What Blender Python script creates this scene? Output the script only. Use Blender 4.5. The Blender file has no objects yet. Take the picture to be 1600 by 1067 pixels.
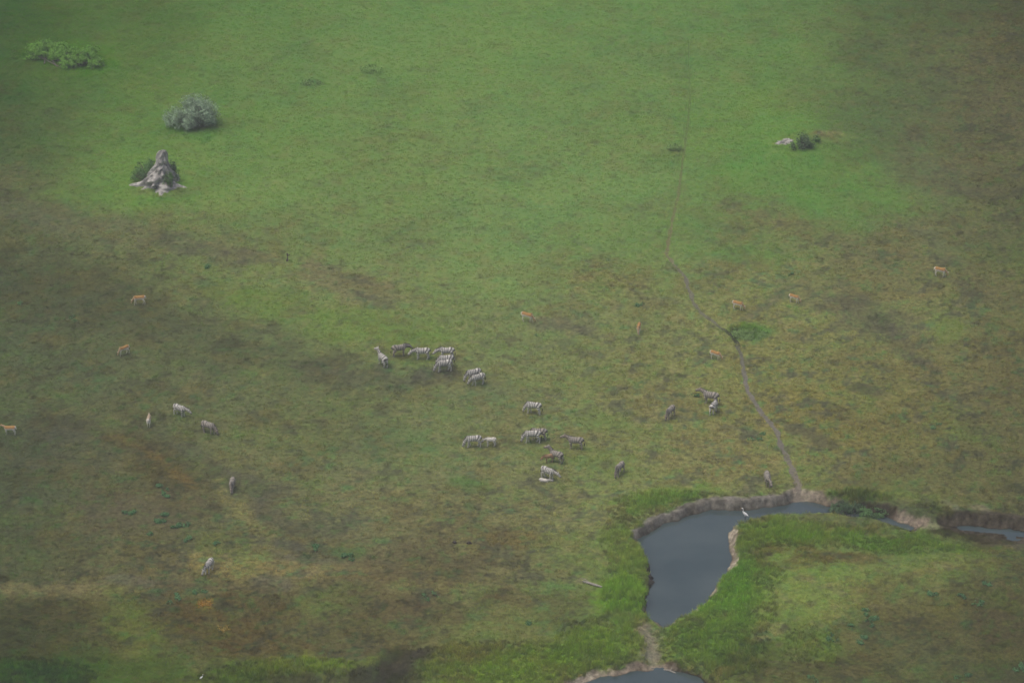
import bpy, bmesh, math, random
import numpy as np
from mathutils import Vector, Matrix

# ------------------------------------------------------------------ camera, sky, sun, exposure
C = bpy.context.scene
COL = C.collection
R = math.radians
DEP = R(28.0)                 # the aircraft looks down by this much
DIST = 445.0                  # metres from the lens to the middle of the meadow
FOC = 6659.0                  # focal length in photograph pixels (1600 wide)
H = DIST * math.sin(DEP)
CY = -DIST * math.cos(DEP)
cam_d = bpy.data.cameras.new('camera')
cam = bpy.data.objects.new('camera', cam_d)
COL.objects.link(cam)
cam.location = (0, CY, H)
cam.rotation_euler = (math.pi / 2 - DEP, 0, 0)
cam_d.sensor_width = 36
cam_d.lens = FOC / 1600 * 36
cam_d.clip_start = 1
cam_d.clip_end = 20000
C.camera = cam

SUN_EL, SUN_AZ = 68.0, 262.0     # azimuth clockwise from +Y: soft light through cloud, from the left
world = bpy.data.worlds.new('World')
C.world = world
world.use_nodes = True
wn = world.node_tree
sky = wn.nodes.new('ShaderNodeTexSky')
sky.sky_type = 'NISHITA'
sky.sun_disc = False
sky.sun_elevation = R(SUN_EL)
sky.sun_rotation = R(SUN_AZ)
sky.air_density = 0.6
sky.ozone_density = 1.0
sky.dust_density = 6.0
wn.links.new(sky.outputs[0], wn.nodes['Background'].inputs[0])
wn.nodes['Background'].inputs[1].default_value = 0.15
sun_d = bpy.data.lights.new('sun', 'SUN')
sun_d.energy = 1.0
sun_d.angle = R(40)
sun_d.color = (1.0, 0.98, 0.84)
sun = bpy.data.objects.new('sun', sun_d)
COL.objects.link(sun)
_az, _el = R(SUN_AZ), R(SUN_EL)
sv = Vector((math.sin(_az) * math.cos(_el), math.cos(_az) * math.cos(_el), math.sin(_el)))
sun.rotation_euler = sv.to_track_quat('Z', 'Y').to_euler()
C.view_settings.view_transform = 'Standard'
C.view_settings.look = 'None'
C.view_settings.exposure = -0.08
C.view_settings.gamma = 1
C.render.engine = 'CYCLES'
C.cycles.use_denoising = True
C.cycles.max_bounces = 6
C.cycles.diffuse_bounces = 3
C.cycles.volume_bounces = 0
C.cycles.filter_width = 1.6
HAZE_DENSITY = 0.0003

# ------------------------------------------------------------------ small helpers
rng = np.random.default_rng(7)


def s2l(c):
    c = np.asarray(c, float) / 255.0
    return np.where(c <= 0.04045, c / 12.92, ((c + 0.055) / 1.055) ** 2.4)


GAIN = np.array([0.88, 0.85, 0.84])
VEIL = np.array([0.022, 0.023, 0.027])


def alb(c, k=1.0):
    """the colour a surface shows in this light -> its own base colour"""
    return np.clip((s2l(c) - VEIL) / GAIN * k, 0.004, 0.85)


def sstep(a, b, x):
    t = np.clip((x - a) / (b - a), 0, 1)
    return t * t * (3 - 2 * t)


def _h(ix, iy, seed):
    n = (ix.astype(np.int64) * 374761393 + iy.astype(np.int64) * 668265263 + seed * 1442695041) & 0xFFFFFFFF
    n = ((n ^ (n >> 13)) * 1274126177) & 0xFFFFFFFF
    n = n ^ (n >> 16)
    return (n & 0xFFFFFF) / float(0xFFFFFF)


def vnoise(x, y, seed=0):
    x = np.asarray(x, float); y = np.asarray(y, float)
    ix = np.floor(x); iy = np.floor(y)
    fx = x - ix; fy = y - iy
    fx = fx * fx * fx * (fx * (fx * 6 - 15) + 10); fy = fy * fy * fy * (fy * (fy * 6 - 15) + 10)
    a = _h(ix, iy, seed); b = _h(ix + 1, iy, seed); c = _h(ix, iy + 1, seed); d = _h(ix + 1, iy + 1, seed)
    return (a * (1 - fx) + b * fx) * (1 - fy) + (c * (1 - fx) + d * fx) * fy


def fbm(x, y, scale, seed=0, octv=4, gain=0.5):
    """about -1..1"""
    s = 0; amp = 1; tot = 0
    ca, sa = math.cos(0.7), math.sin(0.7)
    for o in range(octv):
        xx = (x * ca - y * sa); yy = (x * sa + y * ca)
        s = s + amp * (vnoise(xx / scale + 17.3 * o, yy / scale - 9.1 * o, seed + o * 31) * 2 - 1)
        tot += amp; amp *= gain; scale *= 0.5
        x, y = xx, yy
    return s / tot * 1.6


def ground_at(px, py, z=0.0):
    """photograph pixel -> point on the level z"""
    px = np.asarray(px, float); py = np.asarray(py, float)
    dx = (px - 800) / FOC
    dv = -(py - 533.5) / FOC
    dy = math.cos(DEP) + dv * math.sin(DEP)
    dz = -math.sin(DEP) + dv * math.cos(DEP)
    t = (z - H) / dz
    return dx * t, CY + dy * t


def pix_of(x, y, z=0.0):
    vx = x; vy = y - CY; vz = z - H
    f = vy * math.cos(DEP) - vz * math.sin(DEP)
    u = vy * math.sin(DEP) + vz * math.cos(DEP)
    f = np.maximum(f, 1.0)
    return 800 + FOC * vx / f, 533.5 - FOC * u / f


# ------------------------------------------------------------------ the lie of the land
WATER_Z = -0.9
# water's edge: px, py, bank width (m), bare mud width (m), mud colour
GREY = (114, 110, 103); PALE = (146, 136, 121); DARKM = (72, 68, 62); MIDM = (120, 110, 98)
POOL = [
    (994, 842, .55, .45, GREY), (1015, 831, .5, .95, GREY), (1040, 819, .5, 1.0, GREY), (1068, 809, .5, 1.0, GREY),
    (1088, 803, .5, 1.0, GREY), (1112, 796, .5, 1.05, GREY), (1150, 797, .5, 1.05, GREY), (1172, 796, .5, 1.0, GREY),
    (1205, 793, .5, .9, GREY), (1235, 787, .5, .9, GREY), (1247, 783, 1.1, 1.2, PALE), (1262, 784, 1.1, 1.2, PALE),
    (1292, 789, .9, .8, MIDM), (1320, 797, .8, .3, DARKM), (1350, 800, .8, .5, DARKM), (1386, 808, 1., 1.1, DARKM),
    (1405, 816, 1.2, .8, MIDM), (1434, 823, 1.4, .9, MIDM), (1424, 830, 1.1, .6, DARKM), (1398, 826, .9, .5, MIDM), (1378, 819, .9, .4, DARKM),
    (1340, 813, .8, .3, DARKM), (1300, 808, .8, .25, DARKM), (1262, 806, .9, .2, DARKM), (1225, 808, .9, .2, DARKM),
    (1195, 813, .9, .25, MIDM), (1165, 818, .9, .5, PALE), (1148, 824, .9, .8, PALE), (1137, 834, .9, .9, PALE), (1139, 852, .9, .8, PALE),
    (1143, 872, .9, .6, MIDM), (1137, 888, .9, .9, PALE), (1136, 898, .9, .9, PALE), (1121, 908, .9, .4, MIDM), (1114, 921, .9, .5, PALE),
    (1106, 938, .9, .6, PALE), (1088, 953, .9, .8, PALE), (1070, 966, .9, .9, PALE), (1050, 975, .9, .8, PALE),
    (1040, 982, .9, .8, MIDM), (1029, 974, 1.0, .9, MIDM), (1014, 964, 1.0, .4, MIDM), (1011, 940, .9, .2, DARKM), (1012, 920, .9, .2, DARKM),
    (1021, 908, .8, .5, DARKM), (1020, 897, .8, .5, DARKM), (1016, 882, .9, .2, DARKM), (1006, 868, .9, .2, DARKM), (997, 854, .9, .3, DARKM)]
LOWER = [(915, 1066, .9, .8, PALE), (940, 1058, .9, .8, PALE), (968, 1053, .9, .7, MIDM), (1004, 1048, .9, 1., MIDM), (1040, 1048, .9, 1., MIDM),
         (1068, 1051, .9, .4, DARKM), (1092, 1060, .9, .3, DARKM), (1120, 1075, .9, .3, DARKM), (1110, 1120, .9, .3, DARKM), (880, 1130, .9, .3, DARKM), (880, 1085, .9, .6, MIDM)]

CHANNEL = [(1478, 822, 1.2, 1.0, DARKM), (1510, 821, 1.2, 1.2, DARKM), (1545, 825, 1.2, 1.5, DARKM), (1580, 829, 1.2, 1.6, DARKM), (1625, 835, 1.2, 1.6, DARKM), (1680, 840, 1.2, 1.6, DARKM),
           (1680, 852, 1.2, 1.3, DARKM), (1625, 843, 1.2, 1.3, DARKM), (1585, 837, 1.2, 1.3, DARKM), (1545, 832, 1.2, 1.3, DARKM), (1505, 829, 1.2, 1.0, DARKM)]


def outline(poly):
    a = np.array([(p[0], p[1]) for p in poly], float)
    x, y = ground_at(a[:, 0], a[:, 1], WATER_Z)
    return np.stack([x, y], 1)


OUT = [outline(POOL), outline(LOWER), outline(CHANNEL)]
ATT = [np.array([[p[2], p[3], *p[4]] for p in poly], float) for poly in (POOL, LOWER, CHANNEL)]


def pool_field(x, y):
    """signed distance to the water's edge (negative in the water), bank width, mud width, mud colour"""
    best = np.full(x.shape, 1e9); att = np.zeros(x.shape + (5,)); inside = np.zeros(x.shape, bool)
    for V, A in zip(OUT, ATT):
        n = len(V)
        for i in range(n):
            a, b = V[i], V[(i + 1) % n]
            e = b - a
            t = np.clip(((x - a[0]) * e[0] + (y - a[1]) * e[1]) / (e @ e), 0, 1)
            d = np.hypot(x - a[0] - t * e[0], y - a[1] - t * e[1])
            m = d < best
            best = np.where(m, d, best)
            att = np.where(m[..., None], A[i] * (1 - t)[..., None] + A[(i + 1) % n] * t[..., None], att)
            cr = ((a[1] > y) != (b[1] > y))
            with np.errstate(divide='ignore', invalid='ignore'):
                xx = a[0] + (y - a[1]) * e[0] / (e[1] if abs(e[1]) > 1e-9 else 1e-9)
            inside ^= cr & (x < xx)
    return np.where(inside, -best, best), att


def bump(x, y, px, py, rx, ry, h, p=1.0):
    cx, cy = ground_at(px, py)
    r2 = ((x - cx) / rx) ** 2 + ((y - cy) / ry) ** 2
    return h * np.exp(-r2 ** p)


PATH_PX = [(1076, 60), (1077, 120), (1077, 170), (1068, 240), (1062, 290), (1051, 345), (1042, 392), (1050, 408), (1070, 430), (1077, 455), (1094, 485),
           (1124, 507), (1144, 523), (1155, 543), (1162, 575), (1167, 605), (1189, 640), (1211, 670), (1223, 700), (1239, 735), (1249, 765), (1256, 780)]


def smooth_line(pts, step):
    p = np.array([ground_at(a, b) for a, b in pts], float)
    out = []
    P = np.vstack([2 * p[0] - p[1], p, 2 * p[-1] - p[-2]])
    for i in range(1, len(P) - 2):
        n = max(2, int(np.linalg.norm(P[i + 1] - P[i]) / step))
        for k in range(n):
            t = k / n
            a, b, c, d = P[i - 1], P[i], P[i + 1], P[i + 2]
            out.append(0.5 * ((2 * b) + (-a + c) * t + (2 * a - 5 * b + 4 * c - d) * t * t + (-a + 3 * b - 3 * c + d) * t ** 3))
    out.append(p[-1])
    return np.array(out)


PATH = smooth_line(PATH_PX, 0.25)


def path_dist(x, y):
    shape = np.shape(x)
    x = np.ravel(x); y = np.ravel(y)
    d = np.full(x.shape, 99.0)
    m = np.where((x > PATH[:, 0].min() - 3) & (x < PATH[:, 0].max() + 3) & (y > PATH[:, 1].min() - 3) & (y < PATH[:, 1].max() + 3))[0]
    for i in range(0, len(m), 20000):
        j = m[i:i + 20000]
        dd = np.full(len(j), 99.0)
        for k in range(0, len(PATH), 2):
            dd = np.minimum(dd, (x[j] - PATH[k, 0]) ** 2 + (y[j] - PATH[k, 1]) ** 2)
        d[j] = np.sqrt(dd)
    return d.reshape(shape)


def terrain(x, y, with_pool=False, detail=True):
    x = np.asarray(x, float); y = np.asarray(y, float)
    near = sstep(160, 90, np.hypot(x, y - 10))
    z = 0.16 * fbm(x, y, 14, 3, 3) + (0.045 * fbm(x, y, 1.6, 11, 3) if detail else 0)
    z = z + bump(x, y, 1265, 225, 8, 9, 0.9, 1.6) + bump(x, y, 1265, 218, 3.2, 3, 0.5)
    z = z + bump(x, y, 1515, 905, 7.5, 5.5, 0.75, 2.0) + bump(x, y, 1280, 915, 7, 7, 0.5, 1.6)
    z = z + bump(x, y, 1140, 1085, 6, 6, .35) + bump(x, y, 1240, 1085, 9, 5, .6, 2)
    z = z + bump(x, y, 255, 285, 7, 6, 0.45) + bump(x, y, 100, 85, 7, 6, 0.4) + bump(x, y, 578, 108, 1.6, 2, .35)
    # dark hollow at the near edge, the mud spit and the drying channel on the right
    z = z + bump(x, y, 600, 1066, 3.6, 4.2, -0.75, 1.5) + bump(x, y, 505, 1072, 5, 2.4, -0.8, 1.5)
    z = z + bump(x, y, 1027, 1012, 1.2, 5.6, -0.58, 1.5)
    z = z + bump(x, y, 1540, 832, 10.5, 2.6, -0.62, 2.0) + bump(x, y, 1650, 850, 9, 3.4, -0.6, 2)
    z = z + bump(x, y, 985, 1046, 9, 2.6, -.62, 1.5)
    z = z + bump(x, y, 1252, 775, .9, 1.6, -0.3)
    z = z * near
    pd = path_dist(x, y)
    z = z - 0.10 * sstep(0.5, 0.15, pd)
    m = (x > -12) & (x < 75) & (y > -95) & (y < -20)
    d = np.full(x.shape, 50.0); att = np.zeros(x.shape + (5,))
    if m.any():
        dd, aa = pool_field(x[m], y[m])
        dd = dd + (0.26 * fbm(x[m], y[m], 1.5, 41, 4) + .07 * fbm(x[m], y[m], .45, 47, 2)) * sstep(2.5, 0.3, np.abs(dd))
        d[m] = dd; att[m] = aa
    w = np.maximum(att[..., 0], .3)
    bank = sstep(0.0, 1.0, np.maximum(d, 0) / w)
    zo = WATER_Z * (1 - bank) + np.maximum(z, WATER_Z + .04) * bank
    zi = WATER_Z - np.minimum(0.6, 0.35 * -d)
    zo = zo + .12 * fbm(x, y, .7, 351, 4, .6) * np.clip(4 * bank * (1 - bank), 0, 1)
    z = np.where(d < 0, zi, np.where(d < 6, zo, z))
    if with_pool:
        return z, d, att, pd
    return z


def hz(x, y):
    return float(terrain(np.array([x]), np.array([y]))[0])


def spot(px, py):
    """photograph pixel -> point on the land"""
    z = 0.0
    for _ in range(3):
        x, y = ground_at(px, py, z)
        z = hz(x, y)
    return float(x), float(y), z


# ------------------------------------------------------------------ colours of the ground cover
GX = np.array([0, 200, 400, 600, 800, 1000, 1200, 1400, 1600], float)
GY = np.array([0, 100, 200, 300, 370, 430, 500, 600, 700, 800, 900, 1000, 1067], float)
GRID = np.array([  # cover colours; corners and side edges also hold part of the lens vignette, painted in
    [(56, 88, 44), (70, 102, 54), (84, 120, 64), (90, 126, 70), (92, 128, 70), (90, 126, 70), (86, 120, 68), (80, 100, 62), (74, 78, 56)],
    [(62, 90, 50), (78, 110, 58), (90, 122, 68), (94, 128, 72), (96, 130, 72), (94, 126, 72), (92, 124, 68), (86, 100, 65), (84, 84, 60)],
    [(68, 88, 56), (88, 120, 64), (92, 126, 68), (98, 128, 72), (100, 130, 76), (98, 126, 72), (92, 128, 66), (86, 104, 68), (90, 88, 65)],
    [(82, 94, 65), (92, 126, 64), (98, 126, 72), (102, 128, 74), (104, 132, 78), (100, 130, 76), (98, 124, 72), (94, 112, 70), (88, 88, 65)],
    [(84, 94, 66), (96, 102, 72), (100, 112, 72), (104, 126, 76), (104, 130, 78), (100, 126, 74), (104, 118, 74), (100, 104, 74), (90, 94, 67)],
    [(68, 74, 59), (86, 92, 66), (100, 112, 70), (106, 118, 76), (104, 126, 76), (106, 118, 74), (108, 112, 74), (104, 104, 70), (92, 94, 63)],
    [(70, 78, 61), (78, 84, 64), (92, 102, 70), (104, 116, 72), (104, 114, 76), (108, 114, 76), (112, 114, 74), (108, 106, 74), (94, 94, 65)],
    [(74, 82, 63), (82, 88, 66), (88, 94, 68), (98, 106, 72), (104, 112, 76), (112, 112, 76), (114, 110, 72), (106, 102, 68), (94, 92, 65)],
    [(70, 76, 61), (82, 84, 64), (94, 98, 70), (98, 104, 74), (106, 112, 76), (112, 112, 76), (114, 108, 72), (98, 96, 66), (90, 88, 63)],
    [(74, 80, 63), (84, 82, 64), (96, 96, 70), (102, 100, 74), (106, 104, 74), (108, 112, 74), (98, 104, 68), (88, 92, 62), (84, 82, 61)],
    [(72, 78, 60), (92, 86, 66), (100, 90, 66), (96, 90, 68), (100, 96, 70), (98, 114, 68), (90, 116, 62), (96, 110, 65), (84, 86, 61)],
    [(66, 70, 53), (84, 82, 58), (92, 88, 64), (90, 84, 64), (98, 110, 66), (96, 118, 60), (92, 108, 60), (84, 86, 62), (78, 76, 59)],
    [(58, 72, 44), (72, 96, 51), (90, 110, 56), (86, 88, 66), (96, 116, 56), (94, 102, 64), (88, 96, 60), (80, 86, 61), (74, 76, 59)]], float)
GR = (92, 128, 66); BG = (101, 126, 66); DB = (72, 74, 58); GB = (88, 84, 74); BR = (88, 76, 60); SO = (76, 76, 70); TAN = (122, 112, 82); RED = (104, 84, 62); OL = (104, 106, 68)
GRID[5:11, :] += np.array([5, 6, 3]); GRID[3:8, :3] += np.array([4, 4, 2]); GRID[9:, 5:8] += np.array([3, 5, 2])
BLOBS = [  # px, py, rx, ry, tilt, colour, strength
    (110, 450, 130, 55, 10, (68, 73, 59), .45), (250, 520, 190, 45, 8, (78, 82, 64), .35), (430, 560, 140, 38, 14, (78, 82, 64), .42), (540, 585, 90, 22, 8, SO, .5),
    (60, 330, 80, 22, 6, GB, .5), (150, 348, 70, 16, 0, (96, 98, 76), .6), (310, 385, 70, 16, 8, (96, 92, 78), .6), (395, 400, 60, 12, 12, GB, .5),
    (540, 440, 80, 22, 14, (108, 100, 78), .75), (600, 470, 60, 14, 10, (108, 106, 78), .5), (35, 285, 60, 22, 0, (86, 88, 66), .5),
    (560, 510, 130, 24, 8, BG, .55), (420, 470, 90, 18, 10, (96, 118, 62), .6), (640, 528, 70, 12, 0, BG, .6), (250, 300, 60, 18, 0, (88, 124, 64), .6), (160, 300, 60, 30, 0, (94, 124, 66), .5),
    (685, 590, 36, 14, 4, (80, 80, 72), .85), (597, 577, 30, 8, 0, SO, .5), (645, 566, 40, 7, 0, BG, .5), (868, 508, 46, 12, 8, (96, 94, 80), .8), (770, 615, 70, 14, 0, (92, 98, 76), .4),
    (960, 440, 60, 26, 10, (114, 108, 74), .7), (1020, 470, 40, 10, 0, (106, 104, 78), .5), (1230, 345, 80, 14, 12, (104, 96, 74), .85), (1210, 322, 60, 14, 10, (106, 112, 74), .5),
    (1270, 370, 70, 14, 18, (104, 98, 74), .5), (1165, 400, 80, 16, 4, (92, 124, 68), .6), (1310, 320, 110, 40, 0, (90, 128, 66), .5), (1260, 265, 110, 50, 0, (90, 126, 66), .7),
    (1460, 270, 80, 40, 20, (92, 96, 76), .5), (1520, 180, 90, 110, 10, (92, 86, 66), .55), (1440, 130, 60, 30, 0, (80, 90, 66), .5), (1480, 390, 60, 14, 30, (92, 98, 74), .5),
    (1400, 420, 130, 26, 12, (102, 96, 72), .5), (1340, 490, 90, 30, 24, (92, 90, 74), .75), (1410, 540, 70, 12, 38, (82, 80, 70), .8), (1480, 515, 30, 14, 0, (100, 122, 66), .55), (1545, 450, 50, 30, 20, (92, 86, 68), .5),
    (1280, 560, 110, 40, 0, (110, 112, 72), .5), (1300, 650, 130, 50, 10, (118, 108, 66), .55), (1360, 610, 26, 8, 6, (78, 76, 68), .8), (1265, 682, 40, 10, 16, (86, 84, 70), .7), (1420, 650, 80, 40, 0, (104, 100, 66), .5),
    (1560, 600, 60, 70, 0, (96, 88, 66), .4), (1460, 740, 100, 26, 0, (96, 94, 66), .5), (1100, 700, 110, 30, 10, (118, 110, 76), .6), (1010, 610, 80, 24, 0, (112, 112, 72), .4), (960, 560, 90, 30, 0, (110, 114, 74), .4),
    (950, 660, 70, 18, 10, (98, 118, 68), .5), (930, 720, 80, 24, 10, (100, 120, 68), .6), (880, 600, 70, 16, 0, (106, 116, 70), .4), (1190, 770, 60, 10, 0, (112, 104, 80), .4), (650, 690, 80, 24, 0, (90, 108, 70), .5),
    (735, 758, 40, 10, 6, (88, 116, 68), .7), (640, 560, 18, 8, 0, (92, 88, 70), .3), (820, 690, 90, 10, 0, (96, 98, 72), .4), (700, 780, 130, 20, 0, (98, 96, 70), .3), (520, 640, 90, 40, 10, (92, 98, 68), .5),
    (440, 690, 80, 24, 8, (98, 104, 68), .5), (110, 670, 60, 22, 0, (74, 74, 66), .6), (90, 720, 80, 20, 0, (84, 82, 72), .4), (240, 720, 110, 22, 30, (84, 74, 58), .7), (225, 705, 60, 5, 28, (106, 86, 60), .55), (275, 740, 40, 6, 34, (112, 88, 60), .6),
    (310, 715, 70, 14, 30, (84, 86, 72), .6), (375, 765, 60, 12, 45, (88, 84, 72), .6), (370, 790, 55, 14, 45, (118, 110, 74), .8), (400, 835, 55, 15, 55, (114, 110, 74), .7), (420, 800, 40, 22, 30, (86, 82, 72), .55),
    (215, 800, 100, 30, 0, (92, 82, 70), .55), (330, 845, 60, 22, 0, (96, 104, 64), .5), (120, 860, 100, 24, 0, (84, 92, 62), .4), (500, 880, 90, 10, 10, (86, 84, 76), .7), (470, 887, 130, 13, 6, (122, 108, 76), .8), (590, 900, 90, 12, 8, (112, 98, 68), .5),
    (370, 890, 70, 14, 8, (126, 112, 74), .9), (80, 920, 150, 12, 0, (112, 102, 74), .85), (210, 908, 50, 7, 4, (96, 92, 86), .7), (300, 915, 50, 7, 2, (86, 78, 68), .6), (430, 915, 30, 14, 0, (88, 86, 78), .6),
    (60, 950, 90, 24, 0, (70, 66, 52), .6), (290, 960, 70, 26, 0, (84, 72, 54), .6), (370, 990, 90, 36, 10, (88, 70, 52), .7), (420, 955, 60, 26, 0, (86, 74, 56), .6), (215, 990, 44, 36, 20, (92, 112, 56), .7), (190, 940, 40, 26, 0, (90, 104, 58), .5), (505, 945, 40, 20, 0, (90, 112, 64), .7),
    (650, 950, 90, 26, 4, (90, 78, 62), .7), (690, 880, 120, 24, 0, (88, 80, 64), .6), (810, 935, 50, 16, 0, (92, 78, 60), .5), (700, 830, 90, 20, 0, (98, 88, 66), .5), (800, 845, 60, 14, 0, (106, 84, 58), .5), (560, 920, 60, 20, 0, (92, 82, 62), .5), (500, 830, 60, 14, 10, (80, 82, 70), .55),
    (460, 855, 50, 9, 14, (76, 76, 70), .7), (415, 770, 40, 14, 0, (84, 84, 72), .5), (545, 865, 30, 12, 0, (82, 110, 70), .6), (560, 990, 100, 14, 0, (88, 90, 60), .4), (900, 880, 50, 16, 0, (98, 98, 68), .4), (900, 950, 70, 30, 0, (84, 84, 62), .5),
    (40, 1050, 90, 22, 0, (58, 88, 40), .8), (480, 1040, 80, 13, -6, (102, 124, 54), .85), (380, 1052, 60, 16, 0, (84, 108, 50), .7), (240, 1052, 90, 18, 0, (70, 84, 50), .6), (820, 1040, 150, 26, -4, (98, 122, 54), .8), (940, 1010, 70, 24, -14, (96, 120, 54), .8), (745, 1015, 50, 16, 0, (102, 100, 58), .5),
    (620, 1046, 44, 26, -30, (62, 58, 54), .95), (595, 1065, 60, 18, 0, (60, 58, 54), .95), (500, 1064, 60, 10, 0, (70, 74, 60), .8), (640, 1030, 30, 10, -30, (70, 66, 60), .7), (560, 1052, 20, 12, 0, (64, 66, 58), .7),
    (980, 840, 40, 30, -20, (98, 122, 64), .8), (985, 890, 34, 26, 0, (98, 124, 60), .8), (975, 930, 40, 30, 0, (96, 128, 56), .85), (1050, 775, 70, 14, -8, (94, 126, 62), .8), (945, 860, 60, 30, 0, (104, 116, 68), .5),
    (1210, 840, 70, 22, 4, (94, 118, 54), .7), (1330, 840, 110, 16, 6, (90, 120, 54), .8), (1160, 850, 24, 24, 0, (96, 112, 60), .6), (1140, 930, 60, 40, -20, (88, 124, 54), .85), (1120, 1000, 70, 30, 0, (92, 118, 56), .7), (1290, 870, 80, 14, 2, (92, 78, 56), .75), (1255, 880, 50, 10, -6, (88, 78, 56), .6),
    (1290, 930, 85, 42, -10, (112, 124, 70), .92), (1215, 985, 30, 12, -20, (122, 116, 80), .7), (1430, 850, 90, 14, 6, (82, 108, 54), .7), (1480, 885, 70, 16, 0, (98, 106, 62), .6), (1480, 882, 34, 7, -10, (118, 108, 74), .6), (1560, 855, 60, 10, 6, (84, 108, 52), .5), (1395, 910, 60, 16, 0, (98, 102, 62), .5),
    (1440, 950, 120, 40, 10, (88, 80, 60), .55), (1570, 960, 60, 60, 0, (78, 68, 56), .6), (1480, 955, 40, 14, 0, (100, 106, 60), .5), (1430, 1000, 90, 26, 0, (82, 82, 62), .5), (1270, 1050, 100, 26, 0, (82, 76, 58), .7), (1210, 1025, 40, 16, 0, (86, 98, 58), .5), (1170, 1030, 40, 20, 0, (66, 84, 52), .5),
    (1270, 1012, 30, 20, 0, (94, 118, 58), .6), (1535, 808, 85, 9, 5, (62, 62, 55), .85), (1560, 840, 75, 14, 4, (76, 70, 62), .95), (1505, 833, 45, 10, 4, (60, 54, 48), .95), (1458, 818, 26, 6, -8, (132, 121, 102), .9), (1600, 848, 50, 12, 6, (92, 86, 76), .9), (1530, 797, 20, 8, 20, (116, 108, 96), .7), (1490, 795, 16, 6, 30, (110, 104, 94), .6),
    (1540, 824, 75, 2.2, 6, (102, 97, 90), .8), (1540, 809, 100, 7, 5, (60, 60, 53), .85), (1560, 842, 70, 7, 5, (66, 61, 53), .85), (1480, 810, 30, 6, 0, (58, 60, 54), .8), (1410, 800, 60, 10, 10, (78, 84, 68), .8), (1400, 770, 60, 8, 4, (98, 104, 62), .4), (1335, 775, 40, 9, 4, (74, 96, 54), .8), (1168, 518, 26, 16, 0, (84, 124, 66), .75), (1147, 522, 7, 7, 40, (58, 62, 54), .9), (1190, 290, 90, 20, 0, (94, 124, 68), .4),
    (1028, 1010, 22, 38, -4, (128, 119, 106), 1.2), (1020, 978, 18, 14, 0, (130, 120, 106), 1.1), (1020, 1045, 30, 8, 0, (122, 114, 100), .8), (1085, 350, 60, 14, 0, (98, 128, 72), .4), (120, 90, 70, 24, 10, (70, 110, 44), .6), (1290, 208, 24, 6, 8, (132, 122, 86), .8), (1300, 212, 34, 12, 6, (112, 126, 78), .5),
    (990, 185, 5, 20, -6, (84, 110, 62), .6), (255, 298, 50, 9, 0, (102, 112, 72), .6), (480, 128, 24, 6, 0, (80, 112, 70), .6), (770, 260, 80, 30, 0, (102, 128, 74), .4), (640, 215, 90, 24, 6, (104, 124, 74), .4), (930, 230, 70, 18, 0, (106, 124, 72), .4), (300, 210, 44, 14, 8, (70, 110, 60), .5), (322, 943, 13, 6, 0, (128, 104, 48), .8), (350, 982, 10, 4, 0, (122, 106, 56), .8), (905, 906, 18, 5, 4, (120, 112, 90), .6)]
TALL = [  # zones of tall grass: px, py, rx, ry, height (m)
    (978, 845, 34, 30, .55), (985, 880, 26, 20, .7), (978, 905, 30, 18, .7), (980, 938, 32, 26, .95), (985, 965, 22, 10, .8), (1050, 780, 75, 12, .6), (1190, 776, 60, 5, .35), (1000, 800, 40, 14, .5), (800, 1045, 170, 30, .5), (950, 1010, 65, 34, .6), (470, 1045, 90, 14, .6),
    (20, 1055, 100, 20, .5), (360, 1058, 40, 12, .5), (1210, 830, 90, 20, .6), (1330, 838, 110, 16, .45), (1160, 860, 24, 34, .6), (1165, 905, 50, 18, .6), (1140, 940, 60, 45, .5), (1110, 1000, 70, 34, .5), (1120, 1045, 60, 16, .6), (1270, 1015, 35, 26, .45),
    (1335, 780, 46, 10, .8), (1430, 852, 90, 14, .45), (1165, 518, 24, 12, .6), (1420, 795, 70, 8, .45), (1090, 1062, 40, 12, .7)]


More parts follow.
